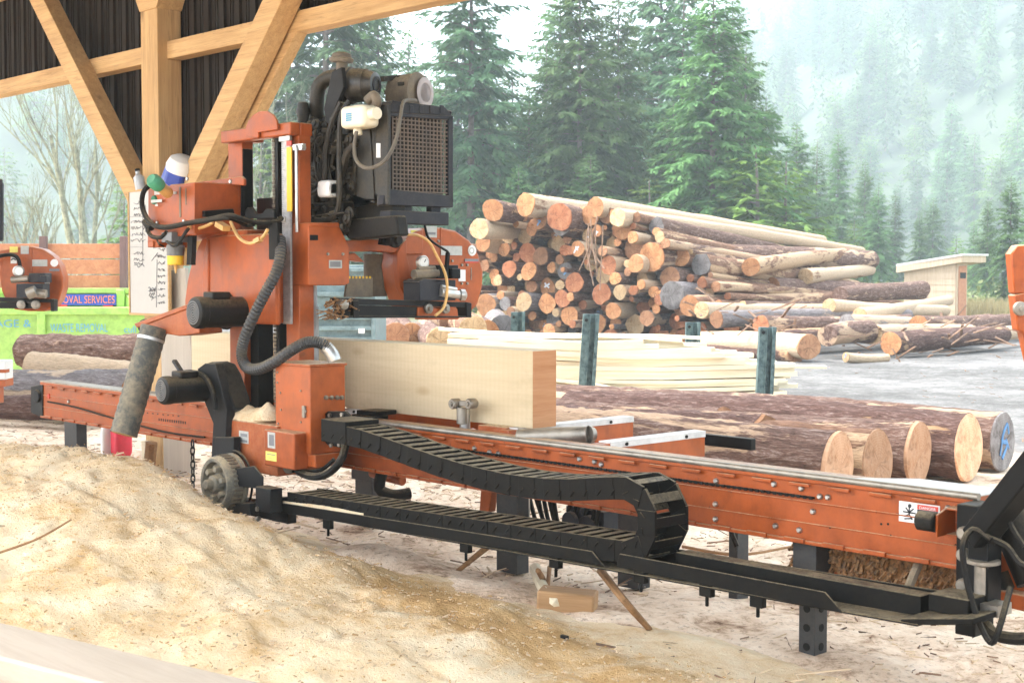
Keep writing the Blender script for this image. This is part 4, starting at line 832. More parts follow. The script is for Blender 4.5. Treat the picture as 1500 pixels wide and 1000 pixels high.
# ================================================================ GROUND
def gz(x,y): 
    return 0.0
def pile_h(x,y):
    """sawdust heap: a ridge in front of the mill that falls away to the right and towards the camera"""
    r=np.interp(x,[-13,-10.5,-9,-7.8,-7.0,-6.5,-6.0,-5.6,-5.2,-4.6,-3.7,-3.0],[.30,.36,.43,.52,.50,.41,.35,.28,.17,.10,.04,0.])
    yc=np.interp(x,[-13,-7,-5.5,-4],[4.0,3.85,3.75,3.6]); d=y-yc
    w=np.where(d>0,np.exp(-(d/.42)**2),np.where(d>-4,.30+.70*np.exp(-(d/1.1)**2),0)); 
    w=np.where(d<-1.6,w*np.clip((4.2+d)/2.6,0,1),w)
    return r*w
def grid_mesh(name,xs,ys,zf,mat,kind='structure'):
    X,Y_=np.meshgrid(xs,ys); Z=zf(X,Y_); nx,ny=len(xs),len(ys)
    co=np.stack([X.ravel(),Y_.ravel(),Z.ravel()],1).astype(np.float32)
    i=np.arange((nx-1)*(ny-1)); r,c=i//(nx-1),i%(nx-1); a=r*nx+c
    F_=np.stack([a,a+1,a+1+nx,a+nx],1).astype(np.int32)
    me=bpy.data.meshes.new(name); me.vertices.add(len(co)); me.vertices.foreach_set('co',co.ravel()); me.loops.add(F_.size); me.loops.foreach_set('vertex_index',F_.ravel()); me.polygons.add(len(F_)); me.polygons.foreach_set('loop_start',np.arange(0,F_.size,4)); me.polygons.foreach_set('use_smooth',np.ones(len(F_),bool)); me.update(); me.validate(); me.materials.append(mat)
    o=bpy.data.objects.new(name,me); COL.objects.link(o); o['kind']=kind; return o
def fnoise(X,Y_,sc,octv=4,seed=0.0):
    out=np.empty(X.size); xs,ys=X.ravel(),Y_.ravel()
    for i in range(X.size): out[i]=mnoise.fractal(Vector((xs[i]*sc+seed,ys[i]*sc,seed*1.7)),1.0,2.0,octv)
    return out.reshape(X.shape)
def nonuni(lo,a,b,hi,step,growth=1.16):
    m=list(np.arange(a,b,step)); s=step; x=a; L=[]
    while x>lo: s*=growth; x-=s; L.append(x)
    s=step; x=m[-1]; Rr=[]
    while x<hi: s*=growth; x+=s; Rr.append(x)
    return np.array(L[::-1]+m+Rr)
gx=nonuni(-700,-13,-1.5,400,.05); gy=nonuni(-30,3.2,9,900,.05)
def ground_z(X,Y_):
    near=np.clip(1-np.maximum(np.maximum(np.abs(X+7.2)-6,np.abs(Y_-6)-3),0)/3,0,1)
    far=np.clip(1-np.hypot(X,Y_)/70,0,1)
    n=fnoise(X,Y_,1.4,5,3.1)*.035*near+fnoise(X,Y_,7,3,9.0)*.010*near+fnoise(X,Y_,.35,3,5.5)*.05*far
    bump=.16*np.exp(-(((X+6.1)/.55)**2+((Y_-4.75)/.28)**2))+.08*np.exp(-(((X+5.1)/.6)**2+((Y_-4.6)/.3)**2))
    return n+bump-.012
ground=grid_mesh('ground',gx,gy,ground_z,M['ground'])
def heap_z(X,Y_):
    h=pile_h(X,Y_); n=fnoise(X,Y_,1.1,5,1.2)*.06+fnoise(X,Y_,5,4,2.2)*.014+fnoise(X,Y_,14,4,4.2)*.007+np.maximum(0,fnoise(X,Y_,4,3,6.6)-.12)*fnoise(X,Y_,22,2,3.3)*.035
    t=fnoise(X,Y_*2.2+X*.6,2.6,4,8.2); n+=np.where(t>.1,-(t-.1)*.05,0)
    e=np.clip((-2.0-X)/2.2,0,1)*np.clip((Y_-.2)/.8,0,1)*np.clip((5.25-Y_)/.5,0,1)
    k=(X+4.65)/1.75; g=np.exp(-(k**2+((Y_-4.12+.22*k)/.40)**2)*1.2); h=h+.045*g*(1+1.1*fnoise(X,Y_,2.2,4,7.7))
    return (h+n*np.clip(h/.12+.35,0,1.1)+.035)*e-.06*(1-e)+np.where(Y_<3.4,.02,0)*e
M['heap']=m_sawdust('heap_sawdust',(.86,.71,.50),(.79,.59,.36),(.57,.34,.14),damp=((.74,.50,.25),(.66,.41,.185),(.46,.25,.09)))
heap=grid_mesh('sawdust_pile',np.arange(-12.2,-2.0,.026),np.arange(1.6,5.25,.026),heap_z,M['heap'],'stuff'); del heap['kind']
tag(heap,'big pale heap of loose sawdust before the orange sawmill, darker and damp at its right','sawdust heap')
# loose chips and bark strips
def chips(name,n,area,mat,smin,smax,seed,zf=None,thin=.25,label=None):
    r=np.random.default_rng(seed); b=MB()
    for k in range(n):
        x,y=area(r); s=r.uniform(smin,smax); a=r.uniform(0,math.pi); t=r.uniform(-.35,.35); w=s*thin*r.uniform(.4,1)
        d=Vector((math.cos(a),math.sin(a),t))*s/2; p=Vector((-math.sin(a),math.cos(a),r.uniform(-.4,.4)))*w/2; z=(zf(x,y) if zf else 0)+.012+abs(d.z)*.6; c=Vector((x,y,z)); h=Vector((0,0,.004+.15*w))
        vs=[c-d-p,c-d+p,c+d*.9+p*.6,c+d-p*.3]; b.add(vs+[q+h for q in vs],[(3,2,1,0),(4,5,6,7),(0,1,5,4),(1,2,6,5),(2,3,7,6),(3,0,4,7)])
    o=obj(name,b,mat); o['kind']='stuff'; return o
M['chipdark']=paint('bark_chip',(.24,.14,.085),.9,0,var=.4,ns=3); M['chippale']=paint('wood_chip',(.62,.46,.30),.9,0,var=.2,ns=3)
def a1(r):
    while True:
        x,y=r.uniform(-11,-2),r.uniform(4.2,8.6)
        if not(4.75<y<4.9): return x,y
chips('bark_chips',1500,a1,M['chipdark'],.010,.05,1); chips('wood_chips',2600,a1,M['chippale'],.010,.06,2)
chips('yard_litter',350,lambda r:(lambda p:(p.x,p.y))(gnd(r.uniform(-1,12),r.uniform(11,30))),M['chipdark'],.02,.08,3,thin=.2)
chips('left_litter',700,lambda r:(lambda p:(p.x,p.y))(gnd(r.uniform(-5.5,-1),r.uniform(10,19))),M['chipdark'],.02,.08,4,thin=.2)
chips('bark_scraps',170,a1,M['chipdark'],.06,.22,31,thin=.14)
chips('splinters',220,a1,M['chippale'],.06,.24,32,thin=.08)
def heapz(x,y): return float(heap_z(np.array([[x]]),np.array([[y]]))[0,0])
M['chipgold']=paint('golden_chip',(.50,.30,.12),.9,0,var=.3,ns=3)
chips('sawdust_flakes',160,lambda r:(r.uniform(-9.5,-2.6),r.uniform(2.0,4.3)),M['chipgold'],.008,.03,5,heapz,thin=.4)
chips('pale_slivers',3500,lambda r:(r.uniform(-9.5,-2.6),r.uniform(2.0,4.4)),M['chippale'],.006,.020,16,heapz,thin=.22)
chips('golden_slivers',3000,lambda r:(r.uniform(-9.5,-2.6),r.uniform(2.0,4.4)),M['chipgold'],.006,.018,17,heapz,thin=.22)
chips('pale_flakes',900,lambda r:(r.uniform(-9.5,-2.6),r.uniform(2.0,4.3)),M['chippale'],.008,.03,6,heapz,thin=.5)
# sticks, offcuts
def stick(pts,r,label,name='stick',mat='stick',cat='stick'):
    P=[V(p) for p in pts]; b=MB(); b.tube(P,(r,r*.7),7,5); o=obj(name,b,M[mat],None,org=tuple(P[0])); tag(o,label,cat); return o
def g(px,py,z=.02): return at(px,py,Z=z)
stick([at(717,798,Y=5.05),g(668,838)],.018,'brown slat leaning under the black cable tray')
stick([at(880,836,Y=4.75),at(915,880,Y=4.5),g(952,922)],.020,'long brown stick slanting down to the floor right of the wood block')
stick([at(805,830,Y=4.9),g(800,895)],.012,'thin upright twig under the cable tray')
stick([g(784,832,.05),g(800,868,.1),g(830,893,.03)],.032,'pale bent branch stub lying against the wood block',mat='board')
stick([g(805,880),g(796,850,.1),g(788,835,.2)],.018,'short dark branch crossing the pale stub')
stick([g(510,944,.1),g(560,965,.08),g(600,985,.08)],.010,'pale splinter lying on the sawdust near the bottom edge',mat='board')
stick([V((-6.10,2.55,.35)),V((-6.0,2.75,.42)),V((-5.95,2.9,.5))],.006,'thin dark twig stuck in the sawdust heap')
stick([g(640,790,.03),g(700,792,.03),g(780,810,.02)],.013,'long pale strip lying on the floor under the tray',mat='board')
stick([g(1000,800),g(1080,812),g(1160,800)],.010,'dark thin strip on the floor under the bed')
b=MB(); a=g(835,895); b.box(-.15,.12,-.07,.07,0,.12); o=obj('wood_block',b,wood('block_wood',(.30,.16,.07),(.46,.28,.14),0,1.5),None,.01); o.location=(a.x,a.y,.0); o.rotation_euler=(0,.05,.6); tag(o,'short sawn wood block lying on the floor below the cable chain','wood block')
b=MB(); b.box(-.02,.02,-.008,.008,0,.016); o=obj('dark_bung',b,M['black'],None,.003); a=at(827,926,Z=.09); o.location=(a.x,a.y,heapz(a.x,a.y)); tag(o,'tiny black bung lying on the sawdust at the bottom','bung')
# timber near the camera
b=MB(); p0=at(-60,896,Z=.30); p1=at(470,1018,Z=.30); d=(p1-p0).normalized(); n=V((d.y,-d.x,0)); n=n if n.dot(V((0,-1,0)))>0 else -n
b.prism([p0,p1,p1+n*.30,p0+n*.30],(0,0,-.30)); o=obj('squared_timber',b,wood('grey_timber',(.36,.30,.235),(.44,.37,.30),0,.6,bumps=.08,knots=.3),None,.012,org=tuple((p0+p1)/2+V((0,0,-.3)))); tag(o,'long pale squared timber lying in the sawdust at the bottom left','timber')
b=MB(); q0=at(-40,985,Z=.28)+n*.0; b.prism([p0+n*.36+V((0,0,-.06)),p0+n*.36+d*.7+V((0,0,-.06)),p0+n*.62+d*.7+V((0,0,-.06)),p0+n*.62+V((0,0,-.06))],(0,0,-.24)); o=obj('timber_end',b,M['board'],None,.01,org=tuple(p0+n*.5+V((0,0,-.3)))); tag(o,'second pale timber just showing in the bottom left corner','timber')
# ================================================================ THE TIMBER SHED
shed=thing('timber_shed','open timber post shed with dark ribbed metal siding over a wide bay','shed',(-10.4,6.0,0))
M['siding']=paint('dark_brown_siding',(.022,.016,.012),.7,.0,var=.2,ns=3,spec=.15)
ZG0,ZG1=3.345,3.49
b=MB()
LA,LB=at(66,-14,Y=6.15),at(222,320,Y=6.15); RA,RB=at(418,10,Y=6.15),at(262,320,Y=6.15)
def zlo(x):
    if LA.x<x<-10.2: return min(3.36,max(LB.z,LA.z+(LB.z-LA.z)*(x-LA.x)/(LB.x-LA.x)))
    if -10.2<=x<RA.x: return min(3.36,max(RB.z,RB.z+(RA.z-RB.z)*(x-RB.x)/(RA.x-RB.x)))
    return 3.36
def strip(b,x0,x1,y0,y1):
    a,c=zlo(x0),zlo(x1); zh=4.75
    b.add([(x0,y0,a),(x1,y0,c),(x1,y1,c),(x0,y1,a),(x0,y0,zh),(x1,y0,zh),(x1,y1,zh),(x0,y1,zh)],[(3,2,1,0),(4,5,6,7),(0,1,5,4),(1,2,6,5),(2,3,7,6),(3,0,4,7)])
x=-21.0
while x<2.0:
    strip(b,x,x+.2255,6.150,6.153); strip(b,x+.09,x+.135,6.122,6.1495); strip(b,x+.0,x+.012,6.141,6.1495); strip(b,x+.19,x+.20,6.141,6.1495); strip(b,x+.05,x+.058,6.143,6.1495); x+=.2255
obj('siding',b,M['siding'],shed)
px0=at(232,200,Y=5.90).x
b=MB(); b.box(px0-.27,px0,5.90,6.12,-.05,3.75); po=obj('post',b,M['shedw'],shed,.006)
b=MB(); zc=at(232,10,Y=5.88).z; b.prism([(px0-.27,5.89,zc),(px0-.33,5.89,zc+.10),(px0-.33,5.89,zc+.45),(px0+.06,5.89,zc+.45),(px0+.06,5.89,zc+.10),(px0,5.89,zc)],(0,.24,0)); obj('post_capital',b,M['shedx'],shed,.006)
b=MB(); b.box(px0+.002,2.0,5.985,6.12,ZG0,ZG1); b.box(-21,px0-.272,5.985,6.12,ZG0,ZG1); obj('girt',b,M['shedx'],shed,.005)
def brace(a,c,Y,w,d,tw):
    b=MB(); A=at(*a,Y=Y); C=at(*c,Y=Y); dd=(C-A).normalized(); nn=V((-dd.z,0,dd.x))*w/2; b.prism([A+nn,C+nn,C-nn,A-nn],(0,d,0)); return obj('brace',b,tw,shed,.006)
brace((46,-14),(226,352),5.82,.19,.16,M['shedx']); 
brace((436,-80),(232,355),5.80,.20,.17,M['shedx'])
b=MB(); A=at(428,18,Y=5.99); C=at(252,372,Y=5.99); dd=(C-A).normalized(); nn=V((-dd.z,0,dd.x))*.20; b.prism([A+nn*.7,C+nn*.7,C-nn*1.1,A-nn*1.1],(0,.10,0)); obj('brace',b,M['shedx'],shed,.006)
RY=-.9  # near edge of the unseen roof, placed to tune the light inside
ROOF=obj('roof',MB().prism([(-21,6.45,4.62),(2.0,6.45,4.62),(2.0,RY,6.0),(-21,RY,6.0)],(0,0,.06)),M['siding'],shed)
b=MB()
for k in range(12): x=-20.5+k*2.0; b.prism([(x,6.3,4.36),(x,RY+.1,5.68),(x,RY+.1,5.90),(x,6.3,4.60)],(.09,0,0))
b.box(-21,2.0,6.0,6.12,4.3,4.5); obj('rafter',b,M['shedx'],shed)
b=MB(); b.box(.6,.85,5.9,6.12,-.05,4.6); b.box(-20.4,-20.15,5.9,6.12,-.05,4.6); b.box(.6,.85,RY+.1,RY+.3,-.05,5.7); b.box(-20.4,-20.15,RY+.1,RY+.3,-.05,5.7); obj('far_post',b,M['shedw'],shed,.006)
# whiteboard on the post
wb=thing('whiteboard','white board with handwritten lists fixed to the timber post','whiteboard',(px0-.4,5.77,1.27))
A=[at(*p,Y=5.77) for p in ((190,282),(246,286),(246,460),(190,456))]
x0_,x1_=A[0].x,A[1].x; z0_,z1_=A[2].z,A[0].z
obj('board',MB().box(x0_,x1_,5.765,5.78,z0_,z1_),M['whiteb'],wb)
b=MB(); t=.018
for q in ((x0_-t,x1_+t,z1_,z1_+t),(x0_-t,x1_+t,z0_-t,z0_),(x0_-t,x0_,z0_,z1_),(x1_,x1_+t,z0_,z1_)): b.box(q[0],q[1],5.758,5.782,q[2],q[3])
obj('frame',b,M['shedx'],wb)
b=MB(); R_=random.Random(5)
def scrib(px,py,w,n=5):
    pts=[]
    for k in range(n*3+1):
        pts.append(at(px+w*k/(n*3),py+R_.uniform(-2.6,2.6),Y=5.762))
    b.tube(pts,.0022,4,1)
for r_ in range(4): scrib(196,297+9*r_,11,3)
for r_ in range(4): scrib(192,325+9*r_,21,5)
for r_ in range(3): scrib(196,371+9*r_,15,4)
for r_ in range(14): scrib(231,318+9.6*r_,11,4)
for r_ in range(6): scrib(219+R_.uniform(-2,2),426+5*R_.uniform(-1,2),9,3)
scrib(221,362,8,3); scrib(228,375,10,3); scrib(197,386,12,5)
for p,q in (((190,318),(210,317)),((191,362),(208,362)),((209,300),(209,350)),((209,352),(209,388)),((230,380),(229,450)),((213,300),(213,340)),((222,382),(231,370)),((222,440),(228,420))): b.tube([at(*p,Y=5.762),at(*q,Y=5.762)],.002,4,1)
obj('handwriting',b,M['inkpale'],wb)
# things on the ledge of the braces
jug=thing('plastic_jug','blue and white plastic jug lying tilted on the brace beside the post','jug',tuple(at(262,262,Y=5.86)))
b=MB(); c=at(266,262,Y=5.80); d=V((.28,0,.55)).normalized(); b.lathe(c+V((-.10,0,-.06)),d,[(0,.125),(.05,.13),(.17,.115),(.20,.11)],6); obj('body',b,M['bluepl'],jug,.015)
b=MB(); b.lathe(c+V((-.02,0,.06)),d,[(0,.115),(.04,.12),(.10,.10),(.125,.06)],22); obj('dome',b,M['whitep'],jug)
bt_=thing('clear_bottle','small clear plastic bottle tucked beside the post on the left brace','bottle',tuple(at(203,276,Y=5.8))); b=MB(); b.lathe(at(207,280,Y=5.80),(-.35,0,1),[(0,.04),(.01,.045),(.12,.045),(.15,.02),(.17,.02)],14); obj('body',b,M['glass'],bt_); b=MB(); b.lathe(at(207,280,Y=5.80)+V((-.35,0,1)).normalized()*.171,(-.35,0,1),[(0,.022),(.02,.022)],12); obj('cap',b,M['black'],bt_)
b=MB(); b.prism([at(*p,Y=5.84) for p in ((236,398),(271,392),(280,520),(281,700),(240,700),(236,520))],(0,.03,0)); o=obj('plywood_sheet',b,M['plywood'],None,.003,org=tuple(at(258,700,Y=5.85))); tag(o,'whitish plywood sheet leaning on the shed post below the whiteboard','plywood')
b=MB(); b.tube([at(213+10*math.cos(t),478+10*math.sin(t),Y=5.8) for t in np.linspace(0,6.3,15)],.008,6,1); b.lathe(at(213,486,Y=5.80),(0,0,1),[(-.04,.03),(.04,.035)],10); o=obj('wire_hook',b,M['dgrey'],None,org=tuple(at(213,480,Y=5.8))); tag(o,'small black wire ring hanging at the post below the whiteboard','wire ring')
b=MB(); b.tube([at(222,648,Y=5.8),at(217,700,Y=5.8)],.05,8); o=obj('split_post',b,M['stick'],None,org=tuple(at(217,700,Y=5.8))); tag(o,'split brown timber stub standing under the left end of the bed','timber stub')
b=MB(); b.fy((207,645),(213,700),5.84,.05); o=obj('thin_lath',b,M['board'],None,.003,org=tuple(at(210,700,Y=5.84))); tag(o,'thin pale lath standing beside the split brown stub','lath')
rc=thing('fuel_can','red plastic fuel can with a pale stripe on the floor under the bed','fuel can',tuple(at(178,686,Z=0))); c=at(178,665,Y=5.95); b=MB(); rbox(b,V((c.x,5.95,.16)),.13,.16,.30); obj('body',b,M['redcan'],rc); b=MB(); rbox(b,V((c.x-.09,5.9,.15)),.05,.18,.28); obj('stripe',b,M['whitep'],rc); b=MB(); b.tube([V((c.x,5.9,.30)),V((c.x,5.93,.36)),V((c.x,6.0,.36)),V((c.x,6.03,.30))],.015,7); obj('handle',b,M['redcan'],rc); b=MB(); b.cyl((c.x-.13,5.9,.05),(c.x-.12,5.9,.3),.03); obj('spout',b,M['bluepl'],rc)
b=MB(); q=g(275,690,.0); rbox(b,q+V((0,0,.05)),.10,.10,.10); b.tube([q+V((0,0,.09)),q+V((0,0,.13)),q+V((.04,0,.13)),q+V((.05,0,.09))],.01,6); o=obj('dark_weight',b,M['dgrey'],None,org=tuple(q)); tag(o,'small dark iron weight lying on the ground beneath the chain','weight')
# ================================================================ LOGS
ORD=['','first','second','third','fourth','fifth','sixth','seventh','eighth','ninth','tenth','eleventh','twelfth','thirteenth','fourteenth','fifteenth','sixteenth','seventeenth','eighteenth','nineteenth','twentieth','twenty-first','twenty-second','twenty-third','twenty-fourth','twenty-fifth']
def log_mesh(L,r0,r1,seed,nl=12,nc=14,lump=.06,bend=.05,rough=0):
    R_=random.Random(seed); ph=R_.uniform(0,9); b=MB(); vs=[];fs=[]
    for i in range(nl+1):
        t=i/nl; x=L*t; r=r0+(r1-r0)*t
        if i==0 : r*=1.03
        by=bend*math.sin(math.pi*t)*math.cos(ph); bz=bend*math.sin(math.pi*t)*math.sin(ph)
        for k in range(nc):
            c=2*math.pi*k/nc; rr=r*(1+lump*1.8*mnoise.noise(V((seed*5.3,math.cos(c)*.8,math.sin(c)*.8+ph)))*(1-t*.5)+lump*mnoise.noise(V((x*1.5+seed*3.1,math.cos(c)*1.3,math.sin(c)*1.3+ph)))+lump*.6*mnoise.noise(V((x*6+seed,math.cos(c)*4,math.sin(c)*4))))
            if rough and 0<i<nl: rr*=1-rough+rough*2.2*abs(mnoise.noise(V((x*4+seed,math.cos(c)*3.2,math.sin(c)*3.2))))+rough*mnoise.noise(V((x*14,math.cos(c)*8+seed,math.sin(c)*8)))
            vs.append((x,by+rr*math.cos(c),bz+rr*math.sin(c)))
    for j in range(nl):
        for k in range(nc): k2=(k+1)%nc; fs.append((j*nc+k,j*nc+k2,(j+1)*nc+k2,(j+1)*nc+k))
    q=nl*nc; b.add(vs,fs); b.add(vs[q:],[tuple(range(nc))])
    b.add(vs[:nc],[tuple(range(nc))])
    rim=[V(v) for v in vs[:nc]]; return b,rim
def end_mesh(rim,out,seed,mb=None):
    b=MB(); R_=random.Random(seed); n=len(rim); o=V((out,0,0)); tilt=(R_.uniform(-.06,.06),R_.uniform(-.06,.06))
    f=lambda p,k:V((p.x+out+tilt[0]*p.y*k+tilt[1]*p.z*k,p.y*k,p.z*k))
    a=[V((p.x-out*.0+.002,p.y*.985,p.z*.985)) for p in rim]; c=[f(p,.965) for p in rim]; d=[f(p,.5)+o*.3 for p in rim]; ctr=V((out*1.3,sum(p.y for p in rim)/n,sum(p.z for p in rim)/n))
    vs=a+c+d+[ctr]; fs=[]
    for k in range(n):
        k2=(k+1)%n; fs+=[(k,k2,n+k2,n+k),(n+k,n+k2,2*n+k2,2*n+k),(2*n+k,2*n+k2,3*n)]
    b.add(vs,fs); return b
LOGN=[0]
def make_log(pos,dirv,L,r0,r1,bark,end,label,group=None,name='log',nl=10,nc=14,lump=.07,bend=.04,mark=None,both=False,rough=0):
    LOGN[0]+=1; sd=LOGN[0]
    if bark is BARKS[2] and any(w_ in label for w_ in ('peeled','pale log','pale offcut','slim trunk','slim pale')): bark=BARKS[4]
    b,rim=log_mesh(L,r0,r1,sd,nl,nc,lump,bend,rough); me=b.mesh(name,bark,ang=60); fixn(me)
    o=bpy.data.objects.new(name,me); COL.objects.link(o); d=V(dirv).normalized()
    o.rotation_euler=d.to_track_quat('X','Z').to_euler(); o.location=pos; tag(o,label,'log',group)
    me=end_mesh(rim,-.02,sd).mesh('cut_end',ENDS[end],ang=50); fixn(me); c=bpy.data.objects.new('cut_end',me); COL.objects.link(c); c.parent=o
    if mark:
        b=MB(); R_=random.Random(sd*7); w=r0*.55
        for k in range(2):
            p=V((-.030,R_.uniform(-.4,.0)*r0,R_.uniform(-.4,.4)*r0)); pts=[p,p+V((0,w*R_.uniform(.3,.7),w*R_.uniform(-.5,.9))),p+V((0,w*R_.uniform(.6,1.1),w*R_.uniform(-.9,.2)))]
            b.tube(pts,r0*.10,5,2)
        c2=bpy.data.objects.new('paint_mark',b.mesh('paint_mark',M[mark])); COL.objects.link(c2); c2.parent=o; c2.scale=(.25,1,1); c2.location=(-.020,0,0)
    return o
# ---- the big pile: trunks packed by weight between two sides
E0=(3.75,30.2); ES=(-.82,.572); LD=(.572,.82)
ldir=gnd(LD[0],LD[1]); 
def face(s,z,back=0): return gnd(E0[0]+ES[0]*s+LD[0]*back,E0[1]+ES[1]*s+LD[1]*back,z)
R_=random.Random(11)
hprof=lambda s:float(np.interp(s,[-1.2,-.4,.3,1.2,2.5,4.2,5.0,5.7],[.7,1.6,2.35,2.95,3.15,3.2,2.9,2.2]))
circ=[]
fails=0
while fails<70 and len(circ)<205:
    r=R_.choice([R_.uniform(.085,.12),R_.uniform(.09,.14),R_.uniform(.11,.16),R_.uniform(.14,.20),R_.uniform(.17,.26)])
    best=None
    for _ in range(70):
        s=R_.uniform(-1.2+r,5.7-r); z=r
        for (s2,z2,r2) in circ:
            dd=abs(s-s2)
            if dd<r+r2: z=max(z,z2+math.sqrt((r+r2)**2-dd*dd)*.985)
        if z+r<=hprof(s) and (best is None or z<best[1]): best=(s,z)
    if best is None: fails+=1; continue
    circ.append((best[0],best[1],r))
for _ in range(9000):
    if len(circ)>=272: break
    s,z=R_.uniform(-1.1,5.6),R_.uniform(.06,3.0)
    rm=min([math.hypot(s-s2,z-z2)-r2 for s2,z2,r2 in circ]+[z]); 
    if rm>.052 and z+rm<hprof(s)-.05: circ.append((s,z,min(rm*1.06,.15)))
tiers={}
for c in circ: tiers.setdefault(int(c[1]/.30),[]).append(c)
ends=['orange']*5+['pale']*4+['reddish']*3+['brown']*2+['grey']
for t,cs in tiers.items():
    cs.sort()
    for n,(s,z,r) in enumerate(cs):
        e=R_.choice(ends); e='reddish' if (z<.8 and s<1.6 and R_.random()<.6) else e
        L=R_.uniform(8.6,10.6); back=R_.uniform(-.6,.6)+(.5 if s<0 else 0)
        d=ldir+V((R_.uniform(-.02,.02),R_.uniform(-.02,.02),0)); d.z=-(z*.30)/L+R_.uniform(-.004,.004)
        th='thick' if r>.18 else 'thin' if r<.12 else 'middling'
        top=z+r>hprof(s)-.40
        bk=BARKS[2] if top and R_.random()<.6 else R_.choice(BARKS+[BARKS[0],BARKS[1]])
        mk=R_.choice(['bluemark','whitemark']) if (e in('pale','grey','orange') and R_.random()<.16) else None
        make_log(face(s,z,back),d,L,r,r*.72,bk,e,f"{th} {e}-ended log, {ORD[min(n+1,len(ORD)-1)]} from the right in the {ORD[t+1]} tier of the pile",'logs stacked in the big pile',mark=mk,nl=9,nc=12,lump=.12)
# ---- logs lying to the right of the pile and in front of it (from the photograph: near end, far end)
def log_px(p0,D0,p1,D1,r,label,bark=0,end='orange',group='loose logs beside the big pile',mark=None,**k):
    A=at(*p0,D=D0); B=at(*p1,D=D1); d=B-A
    r*=.86 if D0>23 and group.startswith('loose') else 1
    return make_log(A,d,d.length,r,r*k.pop('taper',.85),BARKS[bark],end,label,group,mark=mark,**k)
log_px((1185,508),25.6,(1020,500),29.5,.275,'thick peeled log with a reddish sawn end lying in front of the pile',2,'brown',nl=14)
log_px((1165,519),25.9,(1000,512),29.8,.20,'dark log half hidden beneath the thick peeled log',0,'brown')
log_px((985,432),30,(1228,424),37,.34,'thick grey log with a dark grey end at the right face of the pile',3,'grey',nl=14)
log_px((955,376),30.5,(1275,381),40,.36,'very thick bark log with a split pale end, high on the right',1,'orange',nl=14)
log_px((1100,391),31.5,(1240,372),39,.24,'log with an orange end sticking out of the upper right flank',2,'orange')
log_px((1010,448),29.6,(1270,436),36,.26,'orange-ended log below the thick grey log',2,'orange')
log_px((1028,455),29.2,(1300,452),35,.20,'pale log with a dark hollow in its end',2,'pale')
log_px((1050,468),28.6,(1330,462),33,.20,'slim grey log across the right flank',3,'brown')
log_px((1115,475),28.0,(1330,470),32,.22,'log with a red weathered end lying low at the right',1,'reddish')
log_px((1180,405),34,(1275,395),40,.22,'short peeled log on the upper right flank',2,'pale')
log_px((1130,420),33,(1350,430),40,.26,'long dark log sticking out past the right end of the pile',1,'orange')
log_px((1215,448),31,(1385,455),35,.19,'slim pale log sticking out towards the small hut',2,'pale')
log_px((1350,424),37,(1230,432),33,.27,'bark log whose round end shows left of the hut',1,'brown')
log_px((1260,462),30,(1390,440),37,.18,'peeled pole lying below the hut',2,'pale')
log_px((1305,503),27,(1470,490),30,.25,'barky log with an orange end at the foot of the right flank',0,'orange')
log_px((1270,486),28,(1212,492),26.5,.27,'short thick dark log lying in front of the right flank',1,'brown')
log_px((1345,476),30,(1450,470),34,.24,'purple-brown log tapering to the right behind the ragged bark',1,'orange')
log_px((1280,490),28,(1420,486),31,.22,'peeled log with loose bark strips on the ground',2,'pale')
log_px((1400,495),29,(1530,484),33,.20,'pale log running out of the right edge of the yard',2,'pale')
log_px((1240,523),25.3,(1300,524),25.8,.10,'short pale offcut pole with a blue end on the gravel',2,'pale',mark='bluemark')
log_px((1395,480),32,(1540,470),36,.26,'long low log at the far right of the yard',1,'brown')
log_px((1240,474),29.5,(1420,482),32.5,.24,'grey-brown log bedded in the low right heap',3,'grey')
log_px((1130,498),27.5,(1290,490),30.5,.22,'brown log behind the thick peeled log',0,'orange')
# long trunks along the top of the pile
for k,(p,q,r,e,lb) in enumerate([((770,300),(1120,345),.25,'orange','thick peeled trunk with a torn orange butt on the pile top, near its left'),((872,303),(1205,352),.22,'orange','long peeled trunk with an orange butt on the very top of the pile'),((820,318),(1010,345),.30,'reddish','short fat bark trunk with a split reddish butt on the pile top'),((722,308),(900,330),.24,'orange','bark trunk with an orange butt at the upper left corner of the pile'),((702,336),(880,350),.22,'pale','peeled trunk with a round pale butt at the left edge of the pile'),((905,318),(1262,368),.20,'pale','long slim trunk sloping down along the top right of the pile')]):
    log_px(p,31.2-.1*k,q,40,r,lb,[2,2,1,0,2,2][k],e,group='logs stacked in the big pile',nl=14,taper=.6,lump=.10,mark=None)
b=MB(); R_=random.Random(21)
for k in range(130):
    D=R_.uniform(25.5,33); px=R_.uniform(1000,1480); z=R_.uniform(.02,.5)+max(0,(1280-px)/280)*R_.uniform(0,1.2); p=at(px,400,D=D); p.z=z; d=V((R_.uniform(-1,1),R_.uniform(-1,1),R_.uniform(-.5,.5))).normalized()*R_.uniform(.15,.7); b.bar(p,p+d,.05,.02)
for k in range(7):
    p=at(R_.uniform(858,885),R_.uniform(310,330),D=29.6); b.tube([p,p+V((R_.uniform(-.2,.2),0,-.5)),p+V((R_.uniform(-.3,.5),0,-R_.uniform(.6,1.4)))],.016,5)
o=obj('bark_strips',b,M['chipdark']); o['kind']='stuff'
